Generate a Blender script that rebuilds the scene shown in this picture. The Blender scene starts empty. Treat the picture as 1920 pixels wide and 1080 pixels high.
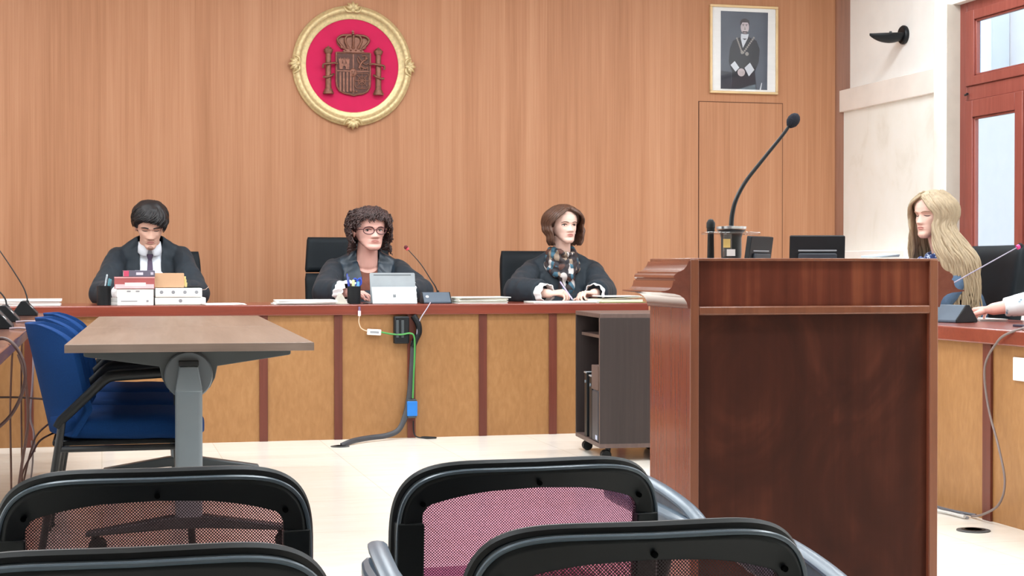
import bpy, bmesh, math, random
from mathutils import Vector, Matrix, Euler, noise
from mathutils.bvhtree import BVHTree
PI = math.pi
random.seed(7)
SC = bpy.context.scene
COL = SC.collection
V = Vector

# ------------------------------------------------------------------ helpers
def lin(c):
    return tuple((x/255/12.92 if x/255 <= .04045 else ((x/255+.055)/1.055)**2.4) for x in c)

def newmat(name):
    m = bpy.data.materials.new(name); m.use_nodes = True
    nt = m.node_tree
    return m, nt, nt.nodes['Principled BSDF']

def nd(nt, typ, **kw):
    n = nt.nodes.new(typ)
    for k, v in kw.items():
        setattr(n, k, v)
    return n

def coords(nt, scale, src='Object', rot=(0, 0, 0)):
    mp = nd(nt, 'ShaderNodeMapping')
    mp.inputs['Scale'].default_value = scale
    mp.inputs['Rotation'].default_value = rot
    if src == 'World':
        g = nd(nt, 'ShaderNodeNewGeometry'); nt.links.new(g.outputs['Position'], mp.inputs['Vector'])
    else:
        t = nd(nt, 'ShaderNodeTexCoord'); nt.links.new(t.outputs[src], mp.inputs['Vector'])
    return mp.outputs['Vector']

def noise_tex(nt, vec, scale=1, detail=3, rough=.5, dist=0):
    n = nd(nt, 'ShaderNodeTexNoise')
    n.inputs['Scale'].default_value = scale; n.inputs['Detail'].default_value = detail
    n.inputs['Roughness'].default_value = rough; n.inputs['Distortion'].default_value = dist
    nt.links.new(vec, n.inputs['Vector'])
    return n.outputs['Fac']

def ramp(nt, fac, stops):
    r = nd(nt, 'ShaderNodeValToRGB')
    el = r.color_ramp.elements
    while len(el) < len(stops): el.new(.5)
    for e, (p, c) in zip(el, stops):
        e.position = p; e.color = (*c, 1)
    nt.links.new(fac, r.inputs['Fac'])
    return r.outputs['Color']

def math_n(nt, op, a, b=None, c=None):
    n = nd(nt, 'ShaderNodeMath', operation=op)
    for i, x in enumerate((a, b, c)):
        if x is None: continue
        if isinstance(x, (int, float)): n.inputs[i].default_value = x
        else: nt.links.new(x, n.inputs[i])
    return n.outputs[0]

def mixc(nt, fac, a, b, mode='MIX'):
    n = nd(nt, 'ShaderNodeMix', data_type='RGBA', blend_type=mode)
    for s, x in ((n.inputs[0], fac), (n.inputs[6], a), (n.inputs[7], b)):
        if isinstance(x, (int, float)): s.default_value = x
        elif isinstance(x, tuple): s.default_value = (*x, 1)
        else: nt.links.new(x, s)
    return n.outputs[2]

def P(name, col, rough=.5, metal=0, var=.08, scale=(8, 8, 8), bump=0, bscale=None, coat=0, sheen=0, spec=.5, emit=0):
    m, nt, b = newmat(name)
    c = lin(col)
    b.inputs['Roughness'].default_value = rough; b.inputs['Metallic'].default_value = metal
    b.inputs['Specular IOR Level'].default_value = spec
    b.inputs['Coat Weight'].default_value = coat; b.inputs['Coat Roughness'].default_value = .12
    b.inputs['Sheen Weight'].default_value = sheen
    f = noise_tex(nt, coords(nt, scale), 1, 3)
    lo = tuple(x*(1-var) for x in c); hi = tuple(min(1, x*(1+var)) for x in c)
    nt.links.new(ramp(nt, f, [(.3, lo), (.7, hi)]), b.inputs['Base Color'])
    if bump:
        f2 = noise_tex(nt, coords(nt, bscale or scale), 1, 2)
        bp = nd(nt, 'ShaderNodeBump'); bp.inputs['Strength'].default_value = bump; bp.inputs['Distance'].default_value = .004
        nt.links.new(f2, bp.inputs['Height']); nt.links.new(bp.outputs['Normal'], b.inputs['Normal'])
    if emit:
        b.inputs['Emission Color'].default_value = (*c, 1); b.inputs['Emission Strength'].default_value = emit
    return m

def WOOD(name, dark, mid, light, grain=(55, 55, 1.6), bands=(5, 5, .25), rough=.4, coat=0, src='Object', bw=.5, spec=.5, figure=0, bump=.06):
    m, nt, b = newmat(name)
    f1 = noise_tex(nt, coords(nt, grain, src), 1, 4, .6, .4)
    f2 = noise_tex(nt, coords(nt, bands, src), 1, 2, .5, .3)
    f = math_n(nt, 'ADD', math_n(nt, 'MULTIPLY', f1, 1-bw), math_n(nt, 'MULTIPLY', f2, bw))
    if figure:
        f3 = noise_tex(nt, coords(nt, (3, 3, 2.2), src), 1, 3, .6, 2.5)
        f = math_n(nt, 'ADD', math_n(nt, 'MULTIPLY', f, 1-figure), math_n(nt, 'MULTIPLY', f3, figure))
    c = ramp(nt, f, [(.3, lin(dark)), (.5, lin(mid)), (.7, lin(light))])
    nt.links.new(c, b.inputs['Base Color'])
    b.inputs['Roughness'].default_value = rough; b.inputs['Coat Weight'].default_value = coat
    b.inputs['Coat Roughness'].default_value = .08; b.inputs['Specular IOR Level'].default_value = spec
    if bump:
        bp = nd(nt, 'ShaderNodeBump'); bp.inputs['Strength'].default_value = bump; bp.inputs['Distance'].default_value = .002
        nt.links.new(f1, bp.inputs['Height']); nt.links.new(bp.outputs['Normal'], b.inputs['Normal'])
    return m

class MB:
    """collects shapes and links them as one mesh object"""
    def __init__(s): s.bm = bmesh.new(); s.mi = 0
    def _f(s, vs):
        try:
            f = s.bm.faces.new(vs); f.material_index = s.mi; return f
        except ValueError: return None
    def box(s, c, d, rot=None, M=None):
        R = Euler(rot).to_matrix() if rot else Matrix.Identity(3)
        vs = []
        for x in (-.5, .5):
            for y in (-.5, .5):
                for z in (-.5, .5):
                    p = V(c) + R @ V((x*d[0], y*d[1], z*d[2]))
                    vs.append(s.bm.verts.new(M @ p if M else p))
        for q in ((0,1,3,2),(4,6,7,5),(0,4,5,1),(2,3,7,6),(0,2,6,4),(1,5,7,3)): s._f([vs[i] for i in q])
        return s
    def span(s, a, b):
        a, b = V(a), V(b); return s.box((a+b)/2, b-a)
    def rings(s, rings, cap0=True, cap1=True, closed=True):
        R = [[s.bm.verts.new(p) for p in r] for r in rings]
        n = len(R[0])
        for i in range(len(R)-1):
            for j in range(n if closed else n-1):
                k = (j+1) % n
                s._f((R[i][j], R[i][k], R[i+1][k], R[i+1][j]))
        if cap0: s._f(R[0][::-1])
        if cap1: s._f(R[-1])
        return s
    def cone(s, p0, p1, r0, r1=None, n=16):
        r1 = r0 if r1 is None else r1
        return s.tube([p0, p1], [r0, r1], n)
    def tube(s, pts, r, n=8, flat=1.0, up=None):
        pts = [V(p) for p in pts]
        rs = r if isinstance(r, (list, tuple)) else [r]*len(pts)
        T = [(pts[min(i+1, len(pts)-1)]-pts[max(i-1, 0)]).normalized() for i in range(len(pts))]
        a = V(up) if up else (V((0, 0, 1)) if abs(T[0].z) < .9 else V((1, 0, 0)))
        u = (a - T[0]*a.dot(T[0])).normalized()
        out = []
        for p, t, q in zip(pts, T, rs):
            u = (u - t*u.dot(t)); u = u.normalized() if u.length > 1e-6 else t.orthogonal().normalized()
            w = t.cross(u)
            out.append([p + u*math.cos(2*PI*j/n)*q*flat + w*math.sin(2*PI*j/n)*q for j in range(n)])
        return s.rings(out)
    def caps(s, p0, p1, r0, r1=None, n=14):
        r1 = r0 if r1 is None else r1
        p0, p1 = V(p0), V(p1); d = (p1-p0).normalized()
        pts, rs = [], []
        for k in range(5): a = PI/2*k/5; pts.append(p0-d*r0*math.cos(a)); rs.append(max(r0*math.sin(a), r0*.05))
        pts.append(p0); rs.append(r0); pts.append(p1); rs.append(r1)
        for k in range(1, 6): a = PI/2*k/5; pts.append(p1+d*r1*math.sin(a)); rs.append(max(r1*math.cos(a), r1*.05))
        return s.tube(pts, rs, n)
    def ell(s, c, r, rot=None, n=20, m=12, M=None):
        R = Euler(rot).to_matrix() if rot else Matrix.Identity(3)
        rg = []
        for i in range(m+1):
            a = PI*(i+.02 if i == 0 else (i-.02 if i == m else i))/m
            row = []
            for j in range(n):
                b = 2*PI*j/n
                p = V(c) + R @ V((r[0]*math.sin(a)*math.cos(b), r[1]*math.sin(a)*math.sin(b), -r[2]*math.cos(a)))
                row.append(M @ p if M else p)
            rg.append(row)
        return s.rings(rg)
    def lathe(s, prof, n=32, c=(0, 0, 0), R=None):
        c = V(c); rg = []
        for r, z in prof:
            row = []
            for j in range(n):
                p = V((max(r, 1e-4)*math.cos(2*PI*j/n), max(r, 1e-4)*math.sin(2*PI*j/n), z))
                row.append(c + (R @ p if R else p))
            rg.append(row)
        return s.rings(rg)
    def prism(s, poly, M, h):
        """poly in the local xy plane of M, extruded along its local z by h"""
        a = [s.bm.verts.new(M @ V((x, y, 0))) for x, y in poly]
        b = [s.bm.verts.new(M @ V((x, y, h))) for x, y in poly]
        n = len(a)
        s._f(a[::-1]); s._f(b)
        for i in range(n): s._f((a[i], a[(i+1) % n], b[(i+1) % n], b[i]))
        return s
    def relief(s, poly, y, d):
        """poly in XZ, from plane y towards -Y by d"""
        M = Matrix(((1, 0, 0, 0), (0, 0, -1, y), (0, 1, 0, 0), (0, 0, 0, 1)))
        return s.prism(poly, M, d)
    def grid(s, P_, closed_u=False):
        return s.rings(P_, False, False, closed_u)
    def build(s, name, mat, parent=None, bevel=0, seg=2, angle=38, flat=False, loc=None):
        bmesh.ops.recalc_face_normals(s.bm, faces=s.bm.faces[:])
        me = bpy.data.meshes.new(name); s.bm.to_mesh(me); s.bm.free()
        for m in (mat if isinstance(mat, (list, tuple)) else [mat]): me.materials.append(m)
        o = bpy.data.objects.new(name, me); COL.objects.link(o)
        if parent: o.parent = parent
        if loc: o.location = loc
        if not flat:
            me.polygons.foreach_set('use_smooth', [True]*len(me.polygons))
            me.set_sharp_from_angle(angle=math.radians(angle))
        if bevel:
            b = o.modifiers.new('b', 'BEVEL'); b.width = bevel; b.segments = seg; b.limit_method = 'ANGLE'; b.angle_limit = math.radians(40)
            b.harden_normals = False
        return o

def tag(o, label=None, cat=None, group=None, kind=None):
    if label: o['label'] = label
    if cat: o['category'] = cat
    if group: o['group'] = group
    if kind: o['kind'] = kind
    return o

def thing(name, label, cat, loc=(0, 0, 0), rz=0, group=None):
    o = bpy.data.objects.new(name, None); COL.objects.link(o)
    o.location = loc; o.rotation_euler = (0, 0, rz); o.empty_display_size = .1
    return tag(o, label, cat, group)

def struct(name, mb, mat, parent=None, bevel=0, **k):
    o = mb.build(name, mat, parent, bevel, **k)
    if not parent: o['kind'] = 'structure'
    return o

def copy_tree(o, loc, rz=None, label=None):
    c = o.copy(); COL.objects.link(c); c.location = loc
    if rz is not None: c.rotation_euler = (0, 0, rz)
    if label: c['label'] = label
    def kids(src, dst):
        for ch in list(src.children):
            d = ch.copy(); COL.objects.link(d); d.parent = dst; kids(ch, d)
    kids(o, c)
    return c

def smooth_path(pts, k=6):
    """Catmull-Rom through pts"""
    pts = [V(p) for p in pts]; out = []
    for i in range(len(pts)-1):
        p0, p1, p2, p3 = pts[max(i-1, 0)], pts[i], pts[i+1], pts[min(i+2, len(pts)-1)]
        for j in range(k):
            t = j/k
            out.append(.5*((2*p1) + (p2-p0)*t + (2*p0-5*p1+4*p2-p3)*t*t + (3*p1-p0-3*p2+p3)*t**3))
    out.append(pts[-1]); return out

def rrect(w, h, r, n=5, cx=0, cy=0):
    """rounded rectangle outline, r scalar or 4 radii (br, tr, tl, bl)"""
    rr = r if isinstance(r, (list, tuple)) else [r]*4
    out = []
    for (sx, sy, a0), q in zip(((1, -1, -PI/2), (1, 1, 0), (-1, 1, PI/2), (-1, -1, PI)), rr):
        for k in range(n+1):
            a = a0 + PI/2*k/n
            out.append((cx+sx*(w/2-q)+q*math.cos(a), cy+sy*(h/2-q)+q*math.sin(a)))
    return out

def interp(tab, x):
    if x <= tab[0][0]: return tab[0][1]
    for (a, fa), (b, fb) in zip(tab, tab[1:]):
        if x <= b:
            t = (x-a)/(b-a); t = t*t*(3-2*t)*.5 + t*.5
            return fa+(fb-fa)*t
    return tab[-1][1]

def gauss(x, s): return math.exp(-.5*(x/s)**2)

# ------------------------------------------------------------------ materials
M = {}
def veneer():
    m, nt, b = newmat('oak_veneer')
    g = nd(nt, 'ShaderNodeNewGeometry'); sep = nd(nt, 'ShaderNodeSeparateXYZ'); nt.links.new(g.outputs['Position'], sep.inputs[0])
    strip = math_n(nt, 'FLOOR', math_n(nt, 'DIVIDE', sep.outputs['X'], .155))
    wn = nd(nt, 'ShaderNodeTexWhiteNoise', noise_dimensions='1D'); nt.links.new(strip, wn.inputs['W'])
    f1 = noise_tex(nt, coords(nt, (95, 95, 1.3), 'World'), 1, 4, .6, .3)
    f2 = noise_tex(nt, coords(nt, (14, 14, .5), 'World'), 1, 3, .5, .4)
    f = math_n(nt, 'ADD', math_n(nt, 'MULTIPLY', f1, .45), math_n(nt, 'ADD', math_n(nt, 'MULTIPLY', f2, .45), math_n(nt, 'MULTIPLY', wn.outputs['Value'], .12)))
    c = ramp(nt, f, [(.28, lin((164, 111, 76))), (.5, lin((181, 127, 92))), (.75, lin((196, 144, 109)))])
    nt.links.new(c, b.inputs['Base Color'])
    b.inputs['Roughness'].default_value = .5; b.inputs['Specular IOR Level'].default_value = .35
    return m
M['veneer'] = veneer()
def marble():
    m, nt, b = newmat('cream_marble_tiles')
    v = coords(nt, (1, 1, 1), 'World')
    br = nd(nt, 'ShaderNodeTexBrick', offset=.0, squash=1)
    br.inputs['Scale'].default_value = 1; br.inputs['Mortar Size'].default_value = .0022
    br.inputs['Brick Width'].default_value = .6; br.inputs['Row Height'].default_value = .4
    br.inputs['Color1'].default_value = (*lin((243, 237, 227)), 1); br.inputs['Color2'].default_value = (*lin((238, 231, 219)), 1)
    br.inputs['Mortar'].default_value = (*lin((205, 195, 178)), 1)
    nt.links.new(v, br.inputs['Vector'])
    f = noise_tex(nt, coords(nt, (3, 9, 3), 'World'), 1, 5, .6, 1.2)
    c = mixc(nt, .35, br.outputs['Color'], ramp(nt, f, [(.3, lin((226, 215, 199))), (.7, lin((246, 241, 232)))]))
    nt.links.new(c, b.inputs['Base Color'])
    b.inputs['Roughness'].default_value = .22; b.inputs['Specular IOR Level'].default_value = .5
    return m
M['floor'] = marble()
M['plaster'] = P('white_plaster', (252, 250, 246), .85, var=.02, bump=.04, bscale=(40, 40, 40))
def stone():
    m, nt, b = newmat('pale_stone')
    f = noise_tex(nt, coords(nt, (4, 4, 3), 'World'), 1, 5, .6, .8)
    f2 = noise_tex(nt, coords(nt, (1.6, 1.6, 1.2), 'World'), 1, 3, .5, 1)
    c = ramp(nt, math_n(nt, 'ADD', math_n(nt, 'MULTIPLY', f, .5), math_n(nt, 'MULTIPLY', f2, .5)),
             [(.30, lin((232, 228, 216))), (.44, lin((247, 245, 237))), (.65, lin((252, 251, 246)))])
    nt.links.new(c, b.inputs['Base Color']); b.inputs['Roughness'].default_value = .6
    return m
M['stone'] = stone()
M['stone_rail'] = P('pink_stone', (244, 236, 228), .6, var=.04, scale=(5, 5, 5))
M['post_wood'] = WOOD('brown_post_wood', (118, 74, 52), (138, 88, 62), (152, 100, 72))
M['win_wood'] = WOOD('red_brown_window_wood', (122, 58, 48), (140, 70, 60), (155, 84, 72), grain=(40, 40, 3), rough=.4)
M['bench_top'] = WOOD('reddish_bench_wood', (112, 48, 35), (130, 58, 43), (144, 68, 50), grain=(2, 50, 50), bands=(.6, 6, 6), rough=.28, coat=.4)
M['bench_panel'] = WOOD('golden_panel_wood', (150, 104, 60), (161, 114, 68), (172, 125, 78), grain=(40, 40, 14), bands=(4, 4, 2), rough=.5, bw=.35)
M['bench_pil'] = WOOD('dark_red_strip_wood', (88, 40, 29), (103, 49, 36), (116, 58, 44), rough=.4)
M['lect'] = WOOD('mahogany_veneer', (60, 22, 14), (102, 47, 31), (156, 88, 58), grain=(38, 38, 1.2), bands=(16, 16, .9), rough=.4, coat=0, spec=.25, bw=.72, figure=.12)
M['lect_side'] = WOOD('lacquered_mahogany', (118, 58, 40), (128, 66, 46), (138, 74, 53), grain=(50, 50, 1.5), rough=.25, coat=.5, bump=0)
M['lect_mould'] = WOOD('polished_mahogany', (96, 44, 31), (112, 54, 39), (126, 66, 48), grain=(50, 2, 50), rough=.2, coat=1, bump=0)
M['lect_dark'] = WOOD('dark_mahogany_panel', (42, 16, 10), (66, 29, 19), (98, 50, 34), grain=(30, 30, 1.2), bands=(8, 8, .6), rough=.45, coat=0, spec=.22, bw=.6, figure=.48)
M['lect_edge'] = WOOD('mahogany_edge', (108, 58, 38), (128, 74, 50), (146, 90, 64), grain=(40, 40, 2), rough=.3, coat=.3)
M['left_top'] = WOOD('dark_desk_wood', (84, 52, 44), (104, 66, 56), (122, 82, 70), grain=(40, 2, 40), bands=(5, .5, 5), rough=.25, coat=.4)
M['table_top'] = WOOD('greyish_oak_laminate', (112, 94, 81), (129, 110, 96), (143, 124, 110), grain=(60, 2.5, 60), bands=(6, .5, 6), rough=.33, spec=.5)
M['table_edge'] = WOOD('greyish_oak_edge', (98, 82, 73), (113, 96, 86), (126, 109, 98), grain=(3, 60, 60), rough=.5)
M['grey_metal'] = P('grey_painted_metal', (126, 138, 147), .42, var=.04)
M['dark_grey_metal'] = P('dark_grey_metal', (66, 72, 75), .45, var=.05)
M['black_plastic'] = P('black_plastic', (16, 20, 24), .45, var=.1, spec=.35)
M['frame_plastic'] = P('charcoal_chair_plastic', (11, 18, 22), .45, var=.08, spec=.25)
M['rim_plastic'] = P('slate_edge_plastic', (74, 88, 100), .25, var=.04)
M['arm_plastic'] = P('blue_grey_arm_plastic', (84, 100, 115), .32, var=.05)
M['web_plastic'] = P('slate_web_plastic', (38, 52, 68), .4, var=.05)
M['blue_fabric'] = P('blue_seat_fabric', (10, 54, 108), .85, var=.12, scale=(260, 260, 260), bump=.25, bscale=(500, 500, 500), spec=.2)
M['hole'] = P('black_hole', (4, 5, 6), .95, spec=.05)
M['black_metal'] = P('black_metal', (26, 28, 32), .35, var=.1)
M['leather'] = P('black_leather', (18, 25, 30), .65, var=.1, scale=(20, 20, 20), bump=.1, bscale=(150, 150, 150), spec=.25)
M['maroon'] = P('maroon_seat_fabric', (150, 92, 112), .9, var=.1, scale=(200, 200, 200), sheen=.3)
M['dark_seat'] = P('dark_seat_fabric', (46, 40, 46), .9, var=.1, scale=(200, 200, 200))
M['robe'] = P('black_robe_cloth', (20, 33, 43), .72, var=.14, scale=(14, 14, 5), bump=.15, bscale=(60, 60, 20), sheen=.05)
M['satin'] = P('black_satin_facing', (40, 54, 66), .36, var=.12, scale=(10, 10, 5))
M['skin1'] = P('skin_fair', (230, 184, 164), .5, var=.05, scale=(14, 14, 14), spec=.35)
M['skin2'] = P('skin_pink', (234, 180, 166), .5, var=.05, scale=(14, 14, 14), spec=.35)
M['skin3'] = P('skin_light', (236, 196, 180), .5, var=.05, scale=(14, 14, 14), spec=.35)
M['lip'] = P('lip', (204, 138, 128), .45, var=.04)
M['eye_white'] = P('eye_white', (228, 222, 216), .25, var=.02)
M['iris'] = P('dark_iris', (52, 36, 28), .2, var=.05)
M['lash'] = P('dark_lashes', (52, 36, 32), .7)
M['hair_black'] = P('dark_brown_hair', (22, 18, 20), .55, var=.3, scale=(60, 60, 25), spec=.5)
M['hair_curly'] = P('dark_auburn_hair', (66, 48, 46), .5, var=.4, scale=(60, 60, 60))
M['hair_bob'] = P('chestnut_hair', (84, 56, 42), .42, var=.35, scale=(70, 70, 6))
M['hair_blond'] = P('blond_hair', (166, 146, 118), .55, var=.16, scale=(70, 70, 6))
M['white_cloth'] = P('white_cotton', (246, 246, 246), .85, var=.03, scale=(30, 30, 30), bump=.2, bscale=(70, 70, 70))
M['paper'] = P('white_paper', (244, 244, 240), .8, var=.03, scale=(5, 5, 60))
M['paper_cream'] = P('cream_paper', (232, 226, 210), .8, var=.05, scale=(5, 5, 60))
M['ink'] = P('grey_print', (150, 152, 156), .8)
M['kraft'] = P('kraft_card', (186, 146, 112), .75, var=.05)
M['yellow_card'] = P('pale_yellow_tabs', (232, 208, 140), .75, var=.06)
M['gold'] = P('pale_gilt', (212, 190, 142), .38, metal=.3, var=.14, scale=(50, 50, 50), bump=.2, bscale=(120, 120, 120))
M['velvet'] = P('crimson_velvet', (204, 12, 80), .85, var=.04, sheen=.4)
M['bronze'] = P('aged_bronze', (132, 88, 72), .42, metal=.5, var=.22, scale=(50, 50, 50))
M['bronze_dark'] = P('dark_bronze', (84, 54, 46), .5, metal=.4, var=.2, scale=(50, 50, 50))
M['white'] = P('white_plastic', (240, 240, 240), .4, var=.02)
def glass(name, tint=(1, 1, 1), gl=.06):
    m, nt, b = newmat(name)
    nt.nodes.remove(b)
    out = [n for n in nt.nodes if n.type == 'OUTPUT_MATERIAL'][0]
    t = nd(nt, 'ShaderNodeBsdfTransparent'); t.inputs[0].default_value = (*tint, 1)
    g = nd(nt, 'ShaderNodeBsdfGlossy'); g.inputs['Roughness'].default_value = .03
    lw = nd(nt, 'ShaderNodeLayerWeight'); lw.inputs['Blend'].default_value = .5
    mx = nd(nt, 'ShaderNodeMixShader')
    nt.links.new(math_n(nt, 'ADD', math_n(nt, 'MULTIPLY', math_n(nt, 'POWER', lw.outputs['Facing'], 5), .8), gl), mx.inputs[0])
    nt.links.new(t.outputs[0], mx.inputs[1]); nt.links.new(g.outputs[0], mx.inputs[2]); nt.links.new(mx.outputs[0], out.inputs[0])
    return m
M['glass'] = glass('window_glass', (.97, .98, 1))
M['clear'] = glass('clear_acrylic', (.92, .93, .95), .16)
M['lens'] = glass('spectacle_lens', (.97, .97, .98), .02)
def meshcloth(name, thread, hole, fill):
    """woven mesh: diagonal holes that let a tinted view through"""
    m, nt, b = newmat(name)
    out = [n for n in nt.nodes if n.type == 'OUTPUT_MATERIAL'][0]
    t = nd(nt, 'ShaderNodeTexCoord'); sep = nd(nt, 'ShaderNodeSeparateXYZ'); nt.links.new(t.outputs['Object'], sep.inputs[0])
    k = 2*PI/.0047
    u = math_n(nt, 'MULTIPLY', math_n(nt, 'ADD', sep.outputs['X'], sep.outputs['Z']), k)
    w = math_n(nt, 'MULTIPLY', math_n(nt, 'SUBTRACT', sep.outputs['X'], sep.outputs['Z']), k)
    s = math_n(nt, 'ADD', math_n(nt, 'SINE', u), math_n(nt, 'SINE', w))
    hm = math_n(nt, 'GREATER_THAN', s, fill)
    tr = nd(nt, 'ShaderNodeBsdfTransparent'); tr.inputs[0].default_value = (*hole, 1)
    b.inputs['Base Color'].default_value = (*lin(thread), 1); b.inputs['Roughness'].default_value = .7
    mx = nd(nt, 'ShaderNodeMixShader'); nt.links.new(hm, mx.inputs[0]); nt.links.new(b.outputs[0], mx.inputs[1]); nt.links.new(tr.outputs[0], mx.inputs[2])
    nt.links.new(mx.outputs[0], out.inputs[0])
    return m
M['mesh_black'] = meshcloth('black_mesh_fabric', (34, 28, 32), (.86, .56, .58), .2)
M['mesh_red'] = meshcloth('wine_mesh_fabric', (120, 54, 84), (.62, .34, .48), .0)
# ------------------------------------------------------------------ the room
YW, XR, ZC, XL, YF = 11.25, 5.39, 3.45, -2.7, -2.2
struct('floor', MB().span((XL, YF, -.1), (5.9, YW, 0)), M['floor'], flat=True)
struct('ceiling', MB().span((XL, YF, ZC), (5.9, YW+.2, ZC+.1)), M['plaster'], flat=True)
struct('wall_back', MB().span((XL, YW, 0), (5.9, YW+.15, ZC)), M['veneer'], flat=True)
M['rear_paint'] = P('beige_rear_paint', (176, 166, 156), .85, var=.03)
struct('wall_left', MB().span((XL-.15, YF, 0), (XL, YW, ZC)), M['plaster'], flat=True)
struct('wall_front', MB().span((XL, YF-.15, 0), (5.9, YF, ZC)), M['rear_paint'], flat=True)
# right wall: plaster above, stone below, broken by the window opening (Y 7.6 .. 9.63)
w = MB()
w.span((5.43, 9.63, 2.16), (5.54, YW, ZC)).span((5.43, YF, 0), (5.54, 7.6, ZC)).span((5.43, 7.6, 2.8), (5.54, 9.63, ZC)).span((5.43, 7.6, 0), (5.54, 9.63, .85))
struct('wall_right', w, M['plaster'], flat=True)
w = MB().span((XR, 9.75, .0), (5.54, YW, 2.17)).span((5.36, 9.63, 0), (5.54, 9.80, ZC)).span((5.40, 9.63, 2.7), (5.6, 7.6, 2.84))
struct('wall_right_stone', w, M['stone'], bevel=.004)
struct('trim_6', MB().span((5.361, 9.622, .85), (5.455, 9.63, 2.70)), P('grey_beige_slab', (196, 187, 174), .7, var=.05), flat=True)  # thin slab over the window reveal, toned darker than the jamb behind it
struct('trim_1', MB().span((5.362, 9.80, 2.143), (5.44, 11.262, 2.305)), M['stone_rail'], bevel=.004)
w = MB().prism([(5.338, YW-.0), (5.352, YW-.02), (5.45, YW-.075), (5.45, YW)], Matrix.Identity(4), ZC)
struct('trim_2', w, M['post_wood'], bevel=.003)
struct('trim_3', MB().span((5.15, 9.80, .0), (5.39, 11.25, 1.10)), M['plaster'], bevel=.006)
# flush door in the panelling
d = struct('door_1', MB().span((4.249, YW-.0015, 0), (4.917, YW, 2.203)), P('door_gap', (96, 58, 40), .8), flat=True)
MB().span((4.256, YW-.005, .008), (4.911, YW-.0015, 2.197)).build('door_leaf', M['veneer'], d, flat=True)
# window with fixed transom and a sash below
XW = 5.455
wd = MB()
for a, b in (((9.54, .85), (9.63, 2.72)), ((7.6, .85), (7.69, 2.72)), ((7.69, 2.625), (9.54, 2.72)), ((7.69, 2.06), (9.54, 2.155)), ((7.69, .85), (9.54, .93)), ((8.78, .93), (8.86, 2.06))):
    wd.span((XW, a[0], a[1]), (XW+.07, b[0], b[1]))
wn = struct('window_1', wd, M['win_wood'], bevel=.005)
def sash(y0, y1, z0, z1, st, tr, br):
    s = MB()
    x0 = XW-.012
    s.span((x0, y0, z0), (x0+.05, y0+st, z1)).span((x0, y1-st, z0), (x0+.05, y1, z1))
    s.span((x0, y0+st, z1-tr), (x0+.05, y1-st, z1)).span((x0, y0+st, z0), (x0+.05, y1-st, z0+br))
    b = .014   # inner moulding
    for a, c in (((y0+st, z0+br), (y0+st+b, z1-tr)), ((y1-st-b, z0+br), (y1-st, z1-tr)), ((y0+st, z1-tr-b), (y1-st, z1-tr)), ((y0+st, z0+br), (y1-st, z0+br+b))):
        s.span((x0+.012, a[0], a[1]), (x0+.04, c[0], c[1]))
    o = s.build('sash', M['win_wood'], wn, .004)
    MB().span((x0+.024, y0+st, z0+br), (x0+.028, y1-st, z1-tr)).build('pane', M['glass'], o, flat=True)
    return o
sash(7.69, 9.54, 2.155, 2.64, .105, .063, .06)
sash(8.86, 9.54, .93, 2.06, .088, .11, .1)
sash(7.69, 8.78, .93, 2.06, .088, .11, .1)
ca = MB().cone((XW-.016, 9.50, 2.105), (XW-.016, 9.53, 2.10), .008, .008, 10); ca.build('catch', M['black_metal'], wn)
# what the window looks out on: a pale courtyard wall with a white drainpipe corner
struct('wall_courtyard', MB().span((8.6, 4.5, -1), (8.9, 26, 9)), P('grey_white_render', (244, 230, 214), .9, var=.02), flat=True)
struct('trim_4', MB().span((8.4, 14.22, 2.72), (8.6, 14.43, 9)), M['white'], bevel=.01)
struct('trim_5', MB().span((8.45, 14.43, 2.72), (8.6, 14.62, 9)), P('blue_grey_render', (168, 190, 206), .7), bevel=.01)

# ------------------------------------------------------------------ crest on the wall
K = .000894
cr = thing('coat_of_arms', 'round gilt-framed crimson plaque with bronze coat of arms, high on panelled wall', 'crest', (1.694, YW, 2.381))
RY = Matrix(((1, 0, 0), (0, 0, -1), (0, 1, 0)))     # lathe axis towards -Y
prof = [(.323, .0), (.323, .018), (.330, .022), (.345, .021), (.362, .026), (.368, .036), (.376, .044), (.386, .047), (.397, .044), (.404, .034), (.409, .026), (.415, .024), (.418, .012), (.418, 0)]
fr = MB(); rg = []
n = 180
for r, h in prof:
    rg.append([V((r*math.cos(2*PI*j/n)*(1+.0), -h - (.0025*math.sin(j*2*PI/n*60) if .36 < r < .41 else 0), r*math.sin(2*PI*j/n))) for j in range(n)])
fr.rings(rg, False, False); fr.build('frame', M['gold'], cr, angle=60)
MB().lathe([(.0, .0), (.0, .012), (.326, .012), (.326, 0)], 96, R=RY).build('velvet_disc', M['velvet'], cr)
for k in range(4):                                      # acanthus ornament: five lobes and a curl
    lf = MB(); a0 = PI/2*k
    R_ = Matrix.Rotation(-a0, 3, 'Y')
    for q, (da, L, wd_) in enumerate(((-62, .062, .014), (-32, .064, .016), (0, .068, .017), (32, .064, .016), (62, .062, .014))):
        a = math.radians(da)
        base = V((0, -.04, .385)); tip = base + V((math.sin(a)*L, .012, math.cos(a)*L*.85))
        mid = base.lerp(tip, .5) + V((0, -.02, 0))
        lf.tube([R_ @ p for p in smooth_path([base, mid, tip], 5)], [.006, wd_*.7, wd_*.9, wd_, wd_, wd_*.95, wd_*.85, wd_*.7, wd_*.55, wd_*.4, .003], 8)
    lf.ell(R_ @ V((0, -.045, .380)), (.018, .018, .018))
    for s in (-1, 1):
        lf.tube([R_ @ V(p) for p in smooth_path([(s*.012, -.045, .372), (s*.035, -.05, .37), (s*.052, -.045, .385), (s*.06, -.03, .405)], 5)], .009, 8)
    lf.build('leaf_ornament', M['gold'], cr, angle=60)
def zp(pts): return [((x-590)*K, (514-y)*K) for x, y in pts]
sh = MB()
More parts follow.
